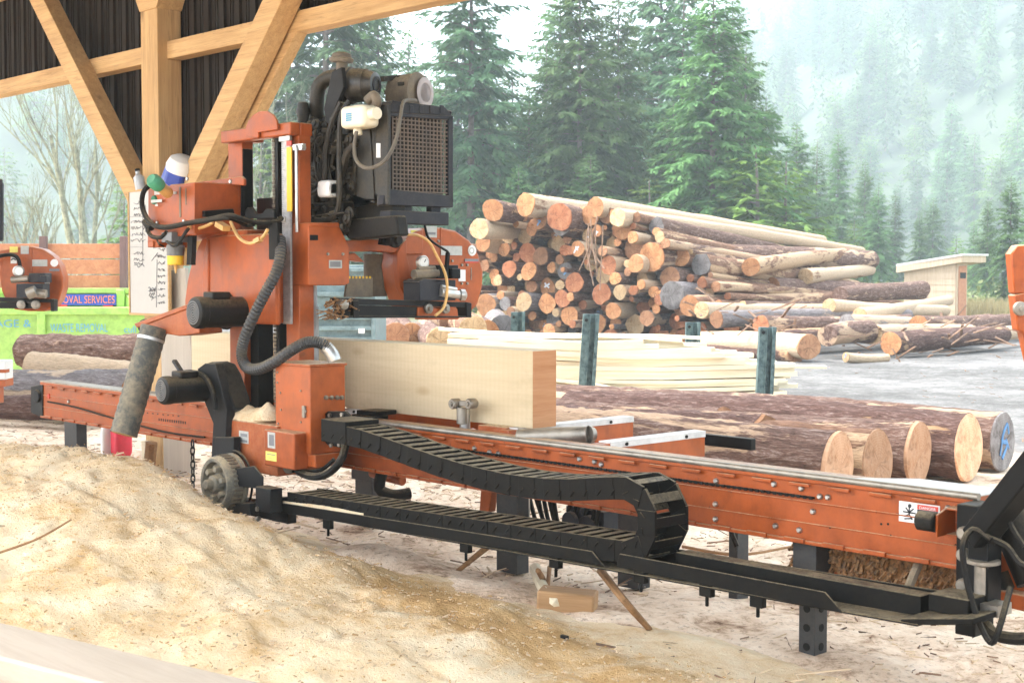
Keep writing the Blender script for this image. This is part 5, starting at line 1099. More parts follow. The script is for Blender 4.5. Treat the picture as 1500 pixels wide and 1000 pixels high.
# ---- logs waiting on the ground beyond the mill
ax=V((math.cos(math.radians(8.5)),math.sin(math.radians(8.5)),0))
DK=[((1226,672),9.9,.252,1,'pink','first','leftmost end, beside the orange bunks',3.7),((1283,668),10.3,.236,2,'pink','second','pale pink sawn end',3.6),((1343,668),10.7,.246,1,'pink','third','cracked pink sawn end',3.7),((1416,668),11.05,.258,0,'pink','fourth','stained pale sawn end',3.8),((1466,661),11.5,.245,1,'grey','fifth','grey end bearing a blue painted mark',4.0)]
for p,D,r,bk,e,o_,tx_,L in DK:
    q=at(*p,D=D); q.z=r*.98+.0
    lg=make_log(q,-ax+V((0,0,.0)),L,r,r*.93,BARKS[bk],e,f'{o_} of the five logs beyond the mill, {tx_}','logs waiting beside the mill',nl=70,nc=40,lump=.035,bend=.05,rough=.04)
    if e=='grey':
        b=MB(); c=V((-.028,0,0)); b.tube([c+V((0,.05,-.13)),c+V((0,-.06,-.02)),c+V((0,.06,.02)),c+V((0,-.05,.14)),c+V((0,-.09,.06))],.018,6,3); b.tube([c+V((0,.1,-.1)),c+V((0,.02,.1))],.014,6,2); b.tube([c+V((0,-.03,.02)),c+V((0,-.1,-.06))],.014,6,2)
        c2=bpy.data.objects.new('paint_mark',b.mesh('paint_mark',M['bluemark'])); COL.objects.link(c2); c2.parent=lg; c2.scale=(.3,1,1); c2.location=(-.022,0,0)
for k,(px_,py_,D,r,L,bk,lb) in enumerate([(1330,628,12.0,.22,4.4,1,'dark flaking log lying behind the five sawn logs'),(1290,622,12.6,.22,4.4,1,'purple-barked log, furthest back beside the lumber stack'),(1120,640,10.9,.25,2.2,0,'rough-barked log right behind the orange bunks'),(1060,622,12.0,.22,1.9,1,'weathered log with pale peeled patches behind the bunks')]):
    q=at(px_,py_,D=D); q.z=r
    make_log(q,-ax,L,r,r*.95,BARKS[bk],'brown',lb,'logs waiting beside the mill',nl=60,nc=36,lump=.12,bend=.06,rough=.05)
# ---- logs at the left, beyond the bed
log_px((215,518),17.5,(36,514),18.2,.215,'big dark log with rough purple bark beneath the green trailer',1,'orange',group='logs at the left',nl=60,nc=36,taper=1.0,lump=.12,rough=.06)
log_px((52,536),16.6,(215,552),15.4,.17,'pale peeled log leaning on the big dark log',2,'pale',group='logs at the left',nl=40,nc=24,rough=.03)
log_px((200,575),15.0,(-60,560),16.2,.24,'grey mottled log lying just behind the bed',3,'orange',group='logs at the left',nl=60,nc=30,rough=.04)
log_px((150,590),14.6,(-60,592),15.2,.14,'low dark log at the left edge of the yard',0,'brown',group='logs at the left')
# ---- logs seen over the squared timber
for k,(px_,py_,D,r,e,bk,lb) in enumerate([(604,489,22,.17,'orange',1,'dark-barked log with brown end, leftmost behind the timber'),(692,483,20,.20,'pale',2,'log with a bright round end behind the squared timber'),(712,490,20.4,.21,'orange',0,'log with an orange end just right of the bright one'),(645,499,19.4,.20,'pale',1,'low log with pale end behind the timber'),(738,486,21.5,.24,'grey',3,'log with a grey weathered end, rightmost behind the timber'),(660,470,22.5,.18,'brown',1,'upper grey-barked log behind the timber'),(580,492,21,.2,'brown',1,'bark log at the left of the low stack behind the timber')]):
    q=at(px_,py_,D=D); make_log(q,V((-.80,.6,.0)) if k!=4 else V((-.75,.65,0)),4.2,r,r*.95,BARKS[bk],e,lb,'low log stack behind the timber',nl=12)
for k in range(6):
    q=at(580+30*k,515,D=20.5+.2*k); q.z=.22; make_log(q,V((-.8,.6,0)),4.2,.21,.2,BARKS[k%2],'brown','log at the bottom of the low stack, hidden behind the squared timber','bottom logs of the low stack',nl=8)
# ================================================================ LUMBER STACK AND STAKES
R_=random.Random(4); ex=RT.copy(); ey=FH.copy()
O=gnd(-1.0,17.1)
boards=[]
def board(name,x0,x1,y,z,w,t,yaw,pit,label,group='sawn boards in the staked stack',mat='board'):
    b=MB(); L=x1-x0; n=5; vs=[];fs=[]
    for i in range(n+1):
        x=-L/2+L*i/n; sag=.02*math.sin(i*1.3+y*9); 
        w0=w*(1 if i<n else R_.uniform(.4,1))
        vs+=[(x,-w0/2,sag),(x,w0/2,sag),(x,w0/2,sag+t),(x,-w0/2,sag+t)]
    for i in range(n):
        for k in range(4): fs.append((i*4+k,i*4+(k+1)%4,i*4+4+(k+1)%4,i*4+4+k))
    fs+=[(0,1,2,3),(n*4+3,n*4+2,n*4+1,n*4)]; b.add(vs,fs); me=b.mesh(name,M[mat]); fixn(me); o=bpy.data.objects.new(name,me); COL.objects.link(o)
    c=O+ex*((x0+x1)/2)+ey*y; o.location=(c.x,c.y,z); o.rotation_euler=(0,pit,math.atan2(ex.y,ex.x)+yaw); return tag(o,label,'board',group)
lay=13
for k in range(lay):
    z=.12+.052*k
    xr=4.35-.05*k-(.9 if k>6 else 0)*(k-6)/6; xl=.75-.03*k
    for j in range(5):
        t=.045+R_.uniform(0,.012)
        board('board',xl+R_.uniform(-.3,.3),xr+R_.uniform(-.35,.45),.12+.30*j+R_.uniform(-.03,.03),z+R_.uniform(0,.006),R_.uniform(.22,.30),t,R_.uniform(-.016,.016),R_.uniform(-.004,.008)+.004*max(0,k-6),f"pale sawn board in the staked stack, {ORD[k+1]} layer up, {ORD[j+1]} row from the front")
for k,(x0,x1,y,z,yaw,pit,lb) in enumerate([(1.3,3.0,-.12,.20,-.25,.16,'loose pale board slanting down the front of the stack'),(2.7,5.05,-.12,.06,-.06,.03,'loose board on the ground at the right foot of the stack'),(1.9,4.2,-.2,.03,.05,0,'low loose board lying before the staked stack'),(3.2,4.9,.5,.42,.04,-.02,'board end poking out to the right of the stack'),(.1,3.6,.3,.83,-.02,.035,'top loose slab sloping across the stack')]):
    board('loose_board',x0,x1,y,z,.2,.035,yaw,pit,lb,group=None)
b=MB()
for k in range(5):
    for y in (.2,1.3): c=O+ex*(.8+.8*k)+ey*y; b.box(c.x-.05,c.x+.05,c.y-.05,c.y+.05,0,.115)
o=obj('bearer_blocks',b,M['stick']); tag(o,'low wooden bearers under the staked lumber stack','bearers')
def stake(px,ytop,ybase,D,lean,label):
    q=at(px,ybase,D=D); t=at(px+lean,ytop,D=D); q.z=min(q.z,0.0); d=(t-q); b=MB(); u=ex*.095; v=ey*.14
    def pr(a,c,e,f): b.prism([q+u*a+v*e,q+u*c+v*e,q+u*c+v*f,q+u*a+v*f],d)
    pr(-1,-.1,-.45,.45); pr(.55,1.0,-.6,.5); pr(-.1,.55,-.05,.1); pr(-.12,-.06,-.6,.5)
    o=obj('steel_stake',b,M['tealst'],None,.004,org=tuple(q)); tag(o,label,'stake','steel stakes holding the lumber')
    b=MB(); b.cyl(q+d*.94+v*-.62+u*-.6,q+d*.94+v*-.5+u*-.6,.02); obj('pin_hole',b,M['black'],o)
stake(857,460,602,16.7,9,'weathered teal steel stake in front of the stack, left one')
stake(1118,479,602,16.7,6,'weathered teal steel stake at the right front of the stack')
stake(757,457,560,19.0,2,'grey steel stake behind the stack, left one, only its top showing')
stake(1013,472,560,19.0,2,'grey steel stake behind the stack, right one, only its top showing')
# ================================================================ THE SMALL HUT
hut=thing('small_hut','small pale wooden hut with a sloping flat roof at the edge of the yard','hut',tuple(at(1385,465,Z=0)))
hb=at(1399,468,Z=0); D=(hb-V((0,0,H))).dot(FH)
rx=RT*.83-FH*.55; rx.normalize()   # side wall runs to the left and away
lx=(-RT*.90+FH*.43).normalized(); fx_=(RT*.75+FH*.66).normalized()
sc_=D/2083; wl=66*sc_/.90; wf=21*sc_/.75
zt_l=1.6+2*sc_; zt_r=1.6+15*sc_; A=V((hb.x,hb.y,0)); B=A+lx*wl; C=A+fx_*wf; Dd=B+fx_*wf
def wallp(b,p,q,z0,z1): 
    n=(q-p).cross(V((0,0,1))).normalized()*.04; b.prism([p,q,q+V((0,0,z1)),p+V((0,0,z0))],-n if n.dot(p)>0 else n)
b=MB(); wallp(b,A,B,zt_r,zt_l); wallp(b,A,C,zt_r,zt_r); wallp(b,B,Dd,zt_l,zt_l); wallp(b,C,Dd,zt_r,zt_l); obj('wall',b,M['shedboard'],hut)
b=MB()
for k in range(9): 
    z=.22*k+.1; b.prism([A+V((0,0,z)),B+V((0,0,z)),B+V((0,0,z+.015)),A+V((0,0,z+.015))],-(lx.cross(V((0,0,1))))*.06 if (lx.cross(V((0,0,1)))).dot(A)>0 else (lx.cross(V((0,0,1))))*.06)
obj('cladding',b,M['shedboard'],hut)
b=MB(); P=A-lx*.35-fx_*.3; Q=B+lx*.12-fx_*.3; 
def up(p,z): return p+V((0,0,z))
zr2=zt_r+.02; zl2=zt_l+.02; b.prism([up(P,zr2),up(Q,zl2-.05),up(Q+fx_*(wf+.9),zl2-.05),up(P+fx_*(wf+.9),zr2)],(0,0,.22)); obj('roof',b,M['shedboard'],hut)
b=MB(); b.prism([up(P-lx*.06-fx_*.05,zr2+.225),up(Q,zl2+.175),up(Q+fx_*(wf+.95),zl2+.175),up(P-lx*.06+fx_*(wf+.95),zr2+.225)],(0,0,.07)); obj('roof_sheet',b,M['alu'],hut)
b=MB(); p=A+fx_*wf*.12-fx_.cross(V((0,0,1)))*-.05; n=fx_.cross(V((0,0,1))); n=n if n.dot(A)<0 else -n
p=A+fx_*wf*.15+n*.045; b.prism([p,p+fx_*wf*.72,up(p+fx_*wf*.72,1.85),up(p,1.85)],n*.03); dr=obj('door',b,M['fence'],hut)
b=MB(); p=A+fx_*wf*.15+n*.078; b.prism([up(p+fx_*.05,1.42),up(p+fx_*wf*.62,1.42),up(p+fx_*wf*.62,1.62),up(p+fx_*.05,1.62)],n*.01); obj('vent_opening',b,M['black'],dr)
# ================================================================ THE GREEN TRAILER
D0=20.0
tr=thing('dump_trailer','lime green dump trailer with reddish board sides and painted lettering','trailer',tuple(gnd(-6.2,20.3)))
b=MB(); b.fd((-200,456),(262,538),D0,.08); b.fd((-200,450),(262,461),D0-.06,.2); b.fd((28,461),(40,538),D0-.05,.12) if False else None
b.fd((54,455),(66,540),D0-.06,.1); b.fd((-200,530),(262,542),D0-.05,.2); b.fd((-120,456),(-108,540),D0-.06,.1); b.fd((180,456),(184,538),D0-.03,.1) if False else None
bd=obj('body',b,M['limegreen'],tr,.01)
b=MB(); b.fd((-200,424),(190,452),D0+.35,.08); b.fd((-200,422),(188,430),D0+.28,.2); b.fd((170,424),(182,458),D0+.25,.1); b.fd((-200,450),(262,456),D0-.02,.6); b.prism([at(183,430,D=D0+.3),at(206,452,D=D0),at(206,460,D=D0),at(183,460,D=D0+.3)],FH*.1); obj('upper_panel',b,M['limegreen'],tr,.01)
b=MB(); b.fd((60,431),(170,447),D0+.24,.02); bn=obj('banner',b,M['bluebanner'],tr)
o_=at(72,444.0,D=D0+.235); text('REMOVAL SERVICES','lettering',M['redtext'],bn,o_,RT,(0,0,1),.105,ext=.004,width=(at(168,444,D=D0+.235)-o_).length)
o_=at(-56,479,D=D0-.005); text('GARBAGE &','lettering',M['bluetext'],bd,o_,RT,(0,0,1),.105,ext=.004,width=(at(46,479,D=D0)-o_).length)
o_=at(74,486,D=D0-.005); text('WASTE REMOVAL','lettering',M['bluetext'],bd,o_,RT,(0,0,1),.115,ext=.004,width=(at(158,486,D=D0)-o_).length)
o_=at(182,487,D=D0-.005); text('cull','lettering',M['bluetext'],bd,o_,RT,(0,0,1),.09,ext=.004)
b=MB(); b.fd((84,446),(98,451),D0+.22,.03); b.fd((151,447),(165,452),D0+.22,.03); obj('red_reflector',b,M['redsticker'],tr)
b=MB(); 
for k in range(3): b.fd((-200,357+5*0+23*k),(178,378.5+23*k),D0+.5+.004*k,.05)
obj('side_board',b,M['fence'],tr,.004)
for px_ in (62,180,-60): b=MB(); b.fd((px_-5,346),(px_+5,426),D0+.38,.1); obj('board_post',b,M['fencepost'],tr,.006)
b=MB(); b.box(-.1,.1,-.1,.1,0,.1)
b=MB()
for px_ in (20,110,-100): q=at(px_,560,D=D0+.6); q.z=.38; b.lathe(q,FH,[(0,.36),(.02,.38),(.22,.38),(.24,.36)],24)
obj('wheel',b,M['rubber'],tr)
# teal bin behind the timber
tb=thing('teal_bin','weathered teal metal bin seen between the mast and the blade guide','bin',tuple(gnd(-1.9,17.5)))
b=MB(); b.fd((440,388),(549,520),17.5,1.6); b.prism([at(440,520,D=17.5)*1,at(549,520,D=17.5),at(549,620,D=17.5),at(440,620,D=17.5)],FH*1.6); obj('body',b,M['teal'],tb,.01)
b=MB()
for y in (392,428,462,478,494): b.fd((440,y),(550,y+6),17.44,.06)
b.fd((544,388),(550,540),17.43,.07); obj('rib',b,M['teal'],tb,.006)
b=MB(); b.fd((525,481),(534,488),17.42,.01); obj('paper_label',b,M['whitep'],tb)
# ================================================================ SECOND MILL (at the left edge)
m2=thing('second_sawmill','second orange band sawmill at the left edge, its round wheel housing in view','sawmill',tuple(gnd(-5.4,13.2)))
D2=13.0
def mp(px,py): return (92-(708-px)*.735,409+(py-401)*.70)
b=MB(); b.pd([mp(*p) for p in pr],D2,.18); h2=obj('idle_wheel_housing',b,M['orange_clean'],m2,.012)
b=MB(); b.pd([mp(*p) for p in [(430,346),(560,346),(602,338),(640,334),(640,372),(600,373),(430,373)]],D2+.02,.14); b.pd([mp(*p) for p in [(645,333),(647,333),(647,395),(645,395)]],D2-.006,.01); obj('cross_beam',b,M['orange_clean'],m2,.006)
def st2(q,mat,d=.004,D=D2-.004): b=MB(); b.fd(mp(q[0],q[1]),mp(q[2],q[3]),D,d); return obj('decal',b,M[mat],h2)
st2((604,352,616,368),'whitep'); st2((646,360,677,374),'sticker'); st2((624,331,640,348),'sticker'); st2((602,333,618,345),'yelsticker'); st2((681,379,701,384),'inkgrey'); st2((672,395,682,412),'whitep')
b=MB(); b.lathe(at(*mp(691,367),D=D2),-FH,[(0,.035),(.006,.034)],18); obj('round_badge',b,M['whitep'],h2)
b=MB(); b.tube([at(*mp(605+9*k/6,361-3*math.sin(math.pi*k/6)),D=D2-.01) for k in range(7)],.006,6,1); obj('arrow_mark',b,M['ink'],h2)
b=MB(); b.pd([mp(*p) for p in ((560,438),(690,443),(690,450),(560,448))],D2-.16,.10); b.pd([mp(*p) for p in ((683,442),(691,444),(691,468),(684,468))],D2-.17,.1); b.pd([mp(*p) for p in ((480,448),(650,450),(650,462),(480,462))],D2-.14,.1); g2=obj('guide_arm',b,M['dgrey'],m2)
b=MB(); b.fd(mp(615,410),mp(668,440),D2-.30,.2); b.fd(mp(640,388),mp(672,408),D2-.26,.2); b.fd(mp(662,393),mp(675,408),D2-.28,.1); obj('guide_motor_box',b,M['bluegrey'],g2,.006)
b=MB(); b.cyl(at(*mp(606,402),D=D2-.25),at(*mp(640,400),D=D2-.25),.03); b.cyl(at(*mp(640,428),D=D2-.32),at(*mp(675,432),D=D2-.32),.04); b.cyl(at(*mp(638,432),D=D2-.36),at(*mp(655,425),D=D2-.36),.05); obj('adjust_motor',b,M['steelbr'],g2)
b=MB()
for p in ((626,454),(655,454)): b.lathe(at(*mp(*p),D=D2-.16),-FH,[(0,.04),(.02,.04),(.024,.03),(.024,.015),(.03,.012)],16)
obj('guide_roller',b,M['steelbr'],g2)
b=MB(); b.lathe(at(*mp(621,384),D=D2-.2),-FH,[(0,.05),(.03,.05),(.034,.04),(.03,.036)],18); gg=obj('pressure_gauge',b,M['steel'],m2); b=MB(); b.lathe(at(*mp(621,384),D=D2-.232),-FH,[(0,.036),(.002,.036)],16); obj('gauge_face',b,M['whitep'],gg)
b=MB(); b.tube([at(*p,D=D2-.1) for p in ((-20,380),(5,374),(20,374),(27,380),(30,395),(29,410))],.018,7); obj('guide_cable',b,M['black'],m2)
b=MB(); b.fd((-120,262),(-22,352),D2+.1,.5); b.fd((-22,262),(3,352),D2+.1,.03); b.fd((-110,240),(-50,262),D2+.2,.3); obj('engine',b,M['bluegrey'],m2,.02)
b=MB(); b.fd((-150,215),(-125,600),D2,.15); b.fd((-220,330),(-110,470),D2-.3,.3); b.fd((-60,352),(-20,400),D2+.2,.2); obj('mast',b,M['orange_clean'],m2,.01)
b=MB(); b.fd((-400,562),(-6,592),D2-.4,.2); obj('bed_rail',b,M['orange'],m2,.006)
for px_ in (-30,-200,-330): b=MB(); b.fd((px_-8,592),(px_+8,660),D2-.38,.1); obj('bed_leg',b,M['dgrey'],m2)
b=MB(); b.fd((-60,528),(8,556),D2-.45,.2); obj('carriage_base',b,M['whitep'],m2,.01); b=MB(); b.fd((-60,541),(8.1,546),D2-.455,.1); b.fd((-60,553),(8,566),D2-.44,.2); obj('orange_stripe',b,M['orange_clean'],m2)
# orange loading arm at the right edge
la=thing('loading_arm','orange steel loading arm with a bolted joint leaning at the right edge','loader arm',tuple(gnd(3.75,9.6)))
b=MB(); b.pd([(1481,372),(1490,359),(1530,356),(1530,436),(1506,430),(1486,430)],9.5,.12); b.pd([(1485,432),(1510,426),(1530,430),(1530,560),(1515,560),(1498,486),(1491,484)],9.5,.12); obj('arm',b,M['orange'],la,.01)
b=MB(); b.pd([(1512,540),(1545,540),(1570,800),(1530,800)],9.5,.14); q=gnd(3.85,9.5); b.box(q.x-.2,q.x+.4,q.y-.1,q.y+.5,0,.05); obj('arm_base',b,M['dgrey'],la,.01)
b=MB(); q=at(1494,452,D=9.49); b.lathe(q,-FH,[(0,.05),(.03,.045),(.035,.02),(.05,.02)],14); obj('pivot_bolt',b,M['steelbr'],la)
# ================================================================ TREES
def quads_mesh(name,co,nq,mat):
    me=bpy.data.meshes.new(name); co=np.asarray(co,np.float32).reshape(-1,3); me.vertices.add(len(co)); me.vertices.foreach_set('co',co.ravel()); me.loops.add(len(co)); me.loops.foreach_set('vertex_index',np.arange(len(co),dtype=np.int32)); me.polygons.add(nq); me.polygons.foreach_set('loop_start',np.arange(0,len(co),4,dtype=np.int32)); me.update(); me.materials.append(mat); return me
def conifer(name,Ht,R,seed,leaf,dens=1.0,droop=.35,bare=.12,tr=.22,gap=.12,lvl=.34):
    r=np.random.default_rng(seed); Q=[]; B=MB()
    nl=int(Ht*(1-bare)/lvl*1)
    for i in range(nl):
        u=(i+.5)/nl; z=Ht*(bare+(1-bare)*u)
        prof=(1-u)**.62*(.62+.38*min(1,u/.22))
        nb=r.integers(4,7); a0=r.uniform(0,6.28)
        for k in range(nb):
            if r.random()<gap: continue
            an=a0+6.283*k/nb+r.uniform(-.35,.35); L=max(.25,R*prof*r.uniform(.50,1.30)); dx,dy=math.cos(an),math.sin(an)
            a=.10+.55*u+r.uniform(-.1,.15); bq=droop*(1.25-u)+r.uniform(-.05,.12)
            st=np.arange(max(.12,.35/L*.6),1.001,.145/max(L,.6)/dens)
            if len(st)==0: st=np.array([.6,1.0])
            pz=lambda t:z+L*(a*t-bq*t*t*1.3+.10*bq*t**4)
            if L>1.0 and r.random()<.65: B.tube([(dx*L*t,dy*L*t,pz(t)-.02) for t in (0,.4,.8)],(.035*L**.5,.01),4,1)
            for t in st:
                bx_,by_,bz_=dx*L*t,dy*L*t,pz(t)
                for sd in (-1,1):
                    ln=min(.62,(.18+.24*L*(1.05-t)**.8)*r.uniform(.5,1.4))
                    sa=an+sd*r.uniform(.55,1.25)*(1-.35*t); tx,ty=math.cos(sa),math.sin(sa)
                    tz=-r.uniform(.15,1.0)+.25*u
                    n3=1 if ln<.3 else 3
                    for q in range(n3+1):
                        f0=q/(n3+1.0); l2=ln*(1-.45*f0)*r.uniform(.7,1.1); ca=sa+r.uniform(-.5,.5); cx,cy=math.cos(ca),math.sin(ca)
                        o=(bx_+tx*ln*f0*.8,by_+ty*ln*f0*.8,bz_+tz*ln*f0*.7)
                        e=(o[0]+cx*l2,o[1]+cy*l2,o[2]+(tz+r.uniform(-.35,.15))*l2)
                        w=l2*r.uniform(.10,.17)+.010; mx,my,mz=o[0]*.5+e[0]*.5,o[1]*.5+e[1]*.5,o[2]*.5+e[2]*.5; rz=r.uniform(-.7,.7)*w
                        Q+=[o,(mx-cy*w,my+cx*w,mz+rz+.04*l2),e,(mx+cy*w,my-cx*w,mz-rz+.04*l2)]
    root=bpy.data.objects.new(name,None); COL.objects.link(root)
    t=MB(); t.tube([(0,0,-.4),(0,0,Ht*.3),(.05,.03,Ht*.65),(0,0,Ht*.99)],(tr,.02),9,4); t.v=t.v; t.add(B.v,B.f)
    me=t.mesh('trunk',M['trunk']); to=bpy.data.objects.new('trunk',me); COL.objects.link(to); to.parent=root
    me=quads_mesh('crown',Q,len(Q)//4,leaf); co=bpy.data.objects.new('crown',me); COL.objects.link(co); co.parent=root
    return root,Ht
PROTO=[conifer('fir_tree',20,4.0,1,LEAF[0],gap=.10,droop=.45),conifer('fir_tree',20,3.6,2,LEAF[1],gap=.25,droop=.35,bare=.22),conifer('fir_tree',20,3.1,3,LEAF[0],gap=.18,droop=.5,bare=.08),conifer('fir_tree',20,4.3,4,LEAF[0],gap=.15,droop=.6,bare=.06),conifer('young_conifer',8,2.1,5,LEAF[2],bare=.03,tr=.10,gap=.05,droop=.4),conifer('fir_tree',20,3.4,6,LEAF[1],gap=.35,droop=.3,bare=.30)]
used=[False]*len(PROTO)
def put_tree(v,p,ht,label,group,cat='tree',wid=1.0,rz=None):
    root,H0=PROTO[v]
    o=root if not used[v] else dup(root); used[v]=True
    s=ht/H0; o.location=p; o.scale=(s*wid,s*wid,s); o.rotation_euler=(0,0,random.uniform(0,6.28) if rz is None else rz); tag(o,label,cat,group); return o
def tree_px(v,px,D,ytop,label,wid=1.0,group='conifers along the yard edge'):
    p=gnd((px-750)/2083*D,D,0); ht=1.6+(400-ytop)*D/2083; return put_tree(v,p,ht,label,group,wid=wid)
NEAR=[(5,478,56,-260,'tall sparse conifer with a thick pale trunk behind the engine',1.1),
 (1,425,66,-120,'loose-branched conifer left of the thick pale trunk, behind the brace',1.2),
 (0,555,67,-20,'conifer showing between the engine and the beam end',1.0),
 (2,600,78,30,'narrow conifer behind the engine top',1.0),
 (1,690,58,-150,'dark tall conifer with open dark branches right of the engine',1.15),
 (2,655,80,150,'short conifer half hidden by the radiator',1.3),
 (2,750,72,90,'conifer filling the gap between the two tall dark firs',1.3),
 (0,848,57,-70,'dense bright conifer with a pale trunk over the left of the log pile',1.05),
 (3,800,66,60,'broad drooping conifer just left of the dense bright one',1.0),
 (3,905,60,-20,'broad drooping conifer over the middle of the log pile',.9),
 (1,965,68,-110,'tall open conifer whose top leaves the frame, over the pile centre',1.1),
 (5,1000,64,-40,'sparse conifer with a bare lower trunk beside the grey-trunked fir',1.1),
 (0,1042,54,-45,'tall fir with a long pale grey trunk and wide lower boughs',1.25),
 (3,1090,62,60,'drooping fir at the right end of the tall row',.9),
 (2,1010,72,120,'conifer behind the grey-trunked fir',1.3),
 (3,730,62,200,'low broad conifer above the left end of the pile',1.2),
 (4,1105,52,215,'bright yellow-green young conifer at the foot of the tall fir',1.9),
 (4,1150,58,235,'bright young conifer right of the tall fir',1.8),
 (4,950,54,262,'small bright conifer peeking over the pile top',1.7),
 (4,1060,56,280,'small bright conifer over the pile right of centre',1.8),
 (2,1195,92,205,'slender conifer at the start of the misty slope',1.2),(0,1225,98,190,'mid-green conifer standing in light mist right of the tall row',.9),
 (3,1265,100,235,'broad misty conifer above the right end of the pile',.9),(4,1250,80,322,'pale young conifer above the right end of the pile',1.1),
 (2,1310,104,280,'narrow misty conifer left of the small hut',1.2),(3,1345,96,310,'broad misty conifer behind the small hut',.9),
 (4,1205,72,330,'low yellowish conifer just right of the pile top',1.4),(4,1400,84,345,'low pale conifer right behind the hut roof',1.2),
 (3,1478,60,258,'dark green drooping conifer at the right edge',1.0),(0,1445,74,290,'green conifer left of the dark one at the right edge',.9),(2,1425,92,320,'slim conifer right of the hut',1.2),(0,1520,56,240,'large dark conifer cut by the right edge',.9),
 (3,520,72,-40,'broad conifer filling the gap behind the filter housing',1.1),(0,640,88,90,'conifer far behind the radiator',1.2),(3,670,74,10,'drooping conifer left of the dark tall one',1.1),(0,715,84,20,'distant conifer right of the dark tall one',1.2),
 (0,775,60,130,'mid-height conifer over the left end of the pile',1.3),(3,820,74,-30,'drooping conifer behind the dense bright one',1.1),(0,880,70,10,'conifer between the bright one and the broad drooping one',1.1),(3,935,74,40,'conifer in the gap left of the open-topped fir',1.1),(0,985,58,150,'lower conifer filling the gap left of the grey trunk',1.3),(3,1070,70,-10,'drooping conifer close behind the grey trunk',1.0),(0,1120,70,140,'outer conifer at the right end of the tall row',1.1),(3,865,54,225,'low bushy conifer over the middle of the pile',1.6),(0,760,54,240,'low bushy conifer over the left of the pile',1.5),
 (3,1165,86,180,'mid conifer stepping down behind the bright young ones',1.1),(0,1285,88,270,'bluish conifer above the far end of the pile',1.1),(3,1365,104,290,'tall misty conifer straight behind the hut',1.1),
 (4,385,60,205,'bright conifer seen between the brace and the mast',1.5),(4,185,62,262,'light green conifer behind the bare trees',1.3),(2,215,80,180,'misty conifer behind the post',1.2)]
for v,px_,D,yt,lb,wd in NEAR: tree_px(v,px_,D,yt,lb,wd)
# ---- misty hillside
def hill_h(lat,fwd):
    th=np.arctan2(lat,fwd)*57.3; d=np.hypot(lat,fwd)
    sl=np.interp(th,[-40,-22,-16,-8,2,8,12,20,40],[.30,.26,.20,.10,.10,.16,.25,.36,.40]); st=np.interp(th,[-40,-14,0,10,20],[150,150,200,180,165])
    return np.maximum(0,d-st)*sl*np.clip((d-st)/160,0.25,1)
th=np.radians(np.linspace(-34,34,110)); dd=np.concatenate([np.linspace(115,480,80),np.linspace(500,1250,40)])
TH,DDm=np.meshgrid(th,dd); LAT,FWD=np.sin(TH)*DDm,np.cos(TH)*DDm
Z=np.minimum(hill_h(LAT,FWD),270)+fnoise(LAT,FWD,.03,3,2.0)*4*np.clip((DDm-100)/100,0,1)-.8*np.clip((160-DDm)/30,0,1)-.1
XW=RT.x*LAT+FH.x*FWD; YW=RT.y*LAT+FH.y*FWD
co=np.stack([XW.ravel(),YW.ravel(),Z.ravel()],1); nx,ny=len(th),len(dd)
fs=[(j*nx+i,j*nx+i+1,(j+1)*nx+i+1,(j+1)*nx+i) for j in range(ny-1) for i in range(nx-1)]
me=bpy.data.meshes.new('hill'); me.from_pydata([tuple(c) for c in co],[],fs); fixn(me); me.polygons.foreach_set('use_smooth',[True]*len(fs)); me.materials.append(paint('hillside',(.035,.055,.022),.95,0,var=.4,ns=.15)); hl=bpy.data.objects.new('hill',me); COL.objects.link(hl); hl['kind']='structure'
r=np.random.default_rng(5); n=0; placed=[]
while n<255:
    t=r.uniform(7.0,20.5) if r.random()<.84 else r.uniform(-21,-11.5); d=170+720*r.random()**1.15
    lat,fwd=d*math.sin(math.radians(t)),d*math.cos(math.radians(t))
    z=float(min(hill_h(lat,fwd),270))
    y=400-(z+.03*d-1.6)/fwd*2083
    if y<-80 or any((lat-a)**2+(fwd-b)**2<(4.5 if d<300 else 7)**2 for a,b in placed): continue
    placed.append((lat,fwd)); v=int(r.choice([0,1,2,3,4,5],p=[.20,.18,.20,.14,.22,.06])); ht=float(min(44,d*r.uniform(.045,.080)))*(.85 if v==4 else 1)
    lb='pale yellow-green conifer fading into the mist on the hillside' if v==4 else 'misty conifer among many alike on the foggy hillside'
    put_tree(v,gnd(lat,fwd,z-.4),ht,lb,'young misty conifers on the hillside' if v==4 else 'misty conifers on the foggy hillside',wid=float(r.uniform(.85,1.3))); n+=1
# ---- the wood far up the hill, one mass in the mist
r=np.random.default_rng(15); Q=[]; cnt=0
while cnt<620:
    t=r.uniform(5.5,21) if r.random()<.8 else r.uniform(-21,-11); d=260+860*r.random()**1.1
    lat,fwd=d*math.sin(math.radians(t)),d*math.cos(math.radians(t)); z=float(min(hill_h(lat,fwd),270)); p=gnd(lat,fwd,z); ht=float(min(46,d*r.uniform(.042,.075))); R=ht*r.uniform(.12,.19); cnt+=1
    for k in range(95):
        u=r.random()**.8; a=r.uniform(0,6.283); rad=R*(1-u)**.7*r.uniform(.35,1.1); l=R*.55*(1.1-u*.6)*r.uniform(.6,1.2); cx,cy=math.cos(a),math.sin(a); o_=(p.x+cx*rad*.35,p.y+cy*rad*.35,p.z+ht*(.06+.92*u)); e=(o_[0]+cx*l,o_[1]+cy*l,o_[2]-l*r.uniform(.3,1.0)); w=l*r.uniform(.16,.30); m_=[(o_[q]+e[q])/2 for q in range(3)]
        Q+=[o_,(m_[0]-cy*w,m_[1]+cx*w,m_[2]+.3*w),e,(m_[0]+cy*w,m_[1]-cx*w,m_[2]-.1*w)]
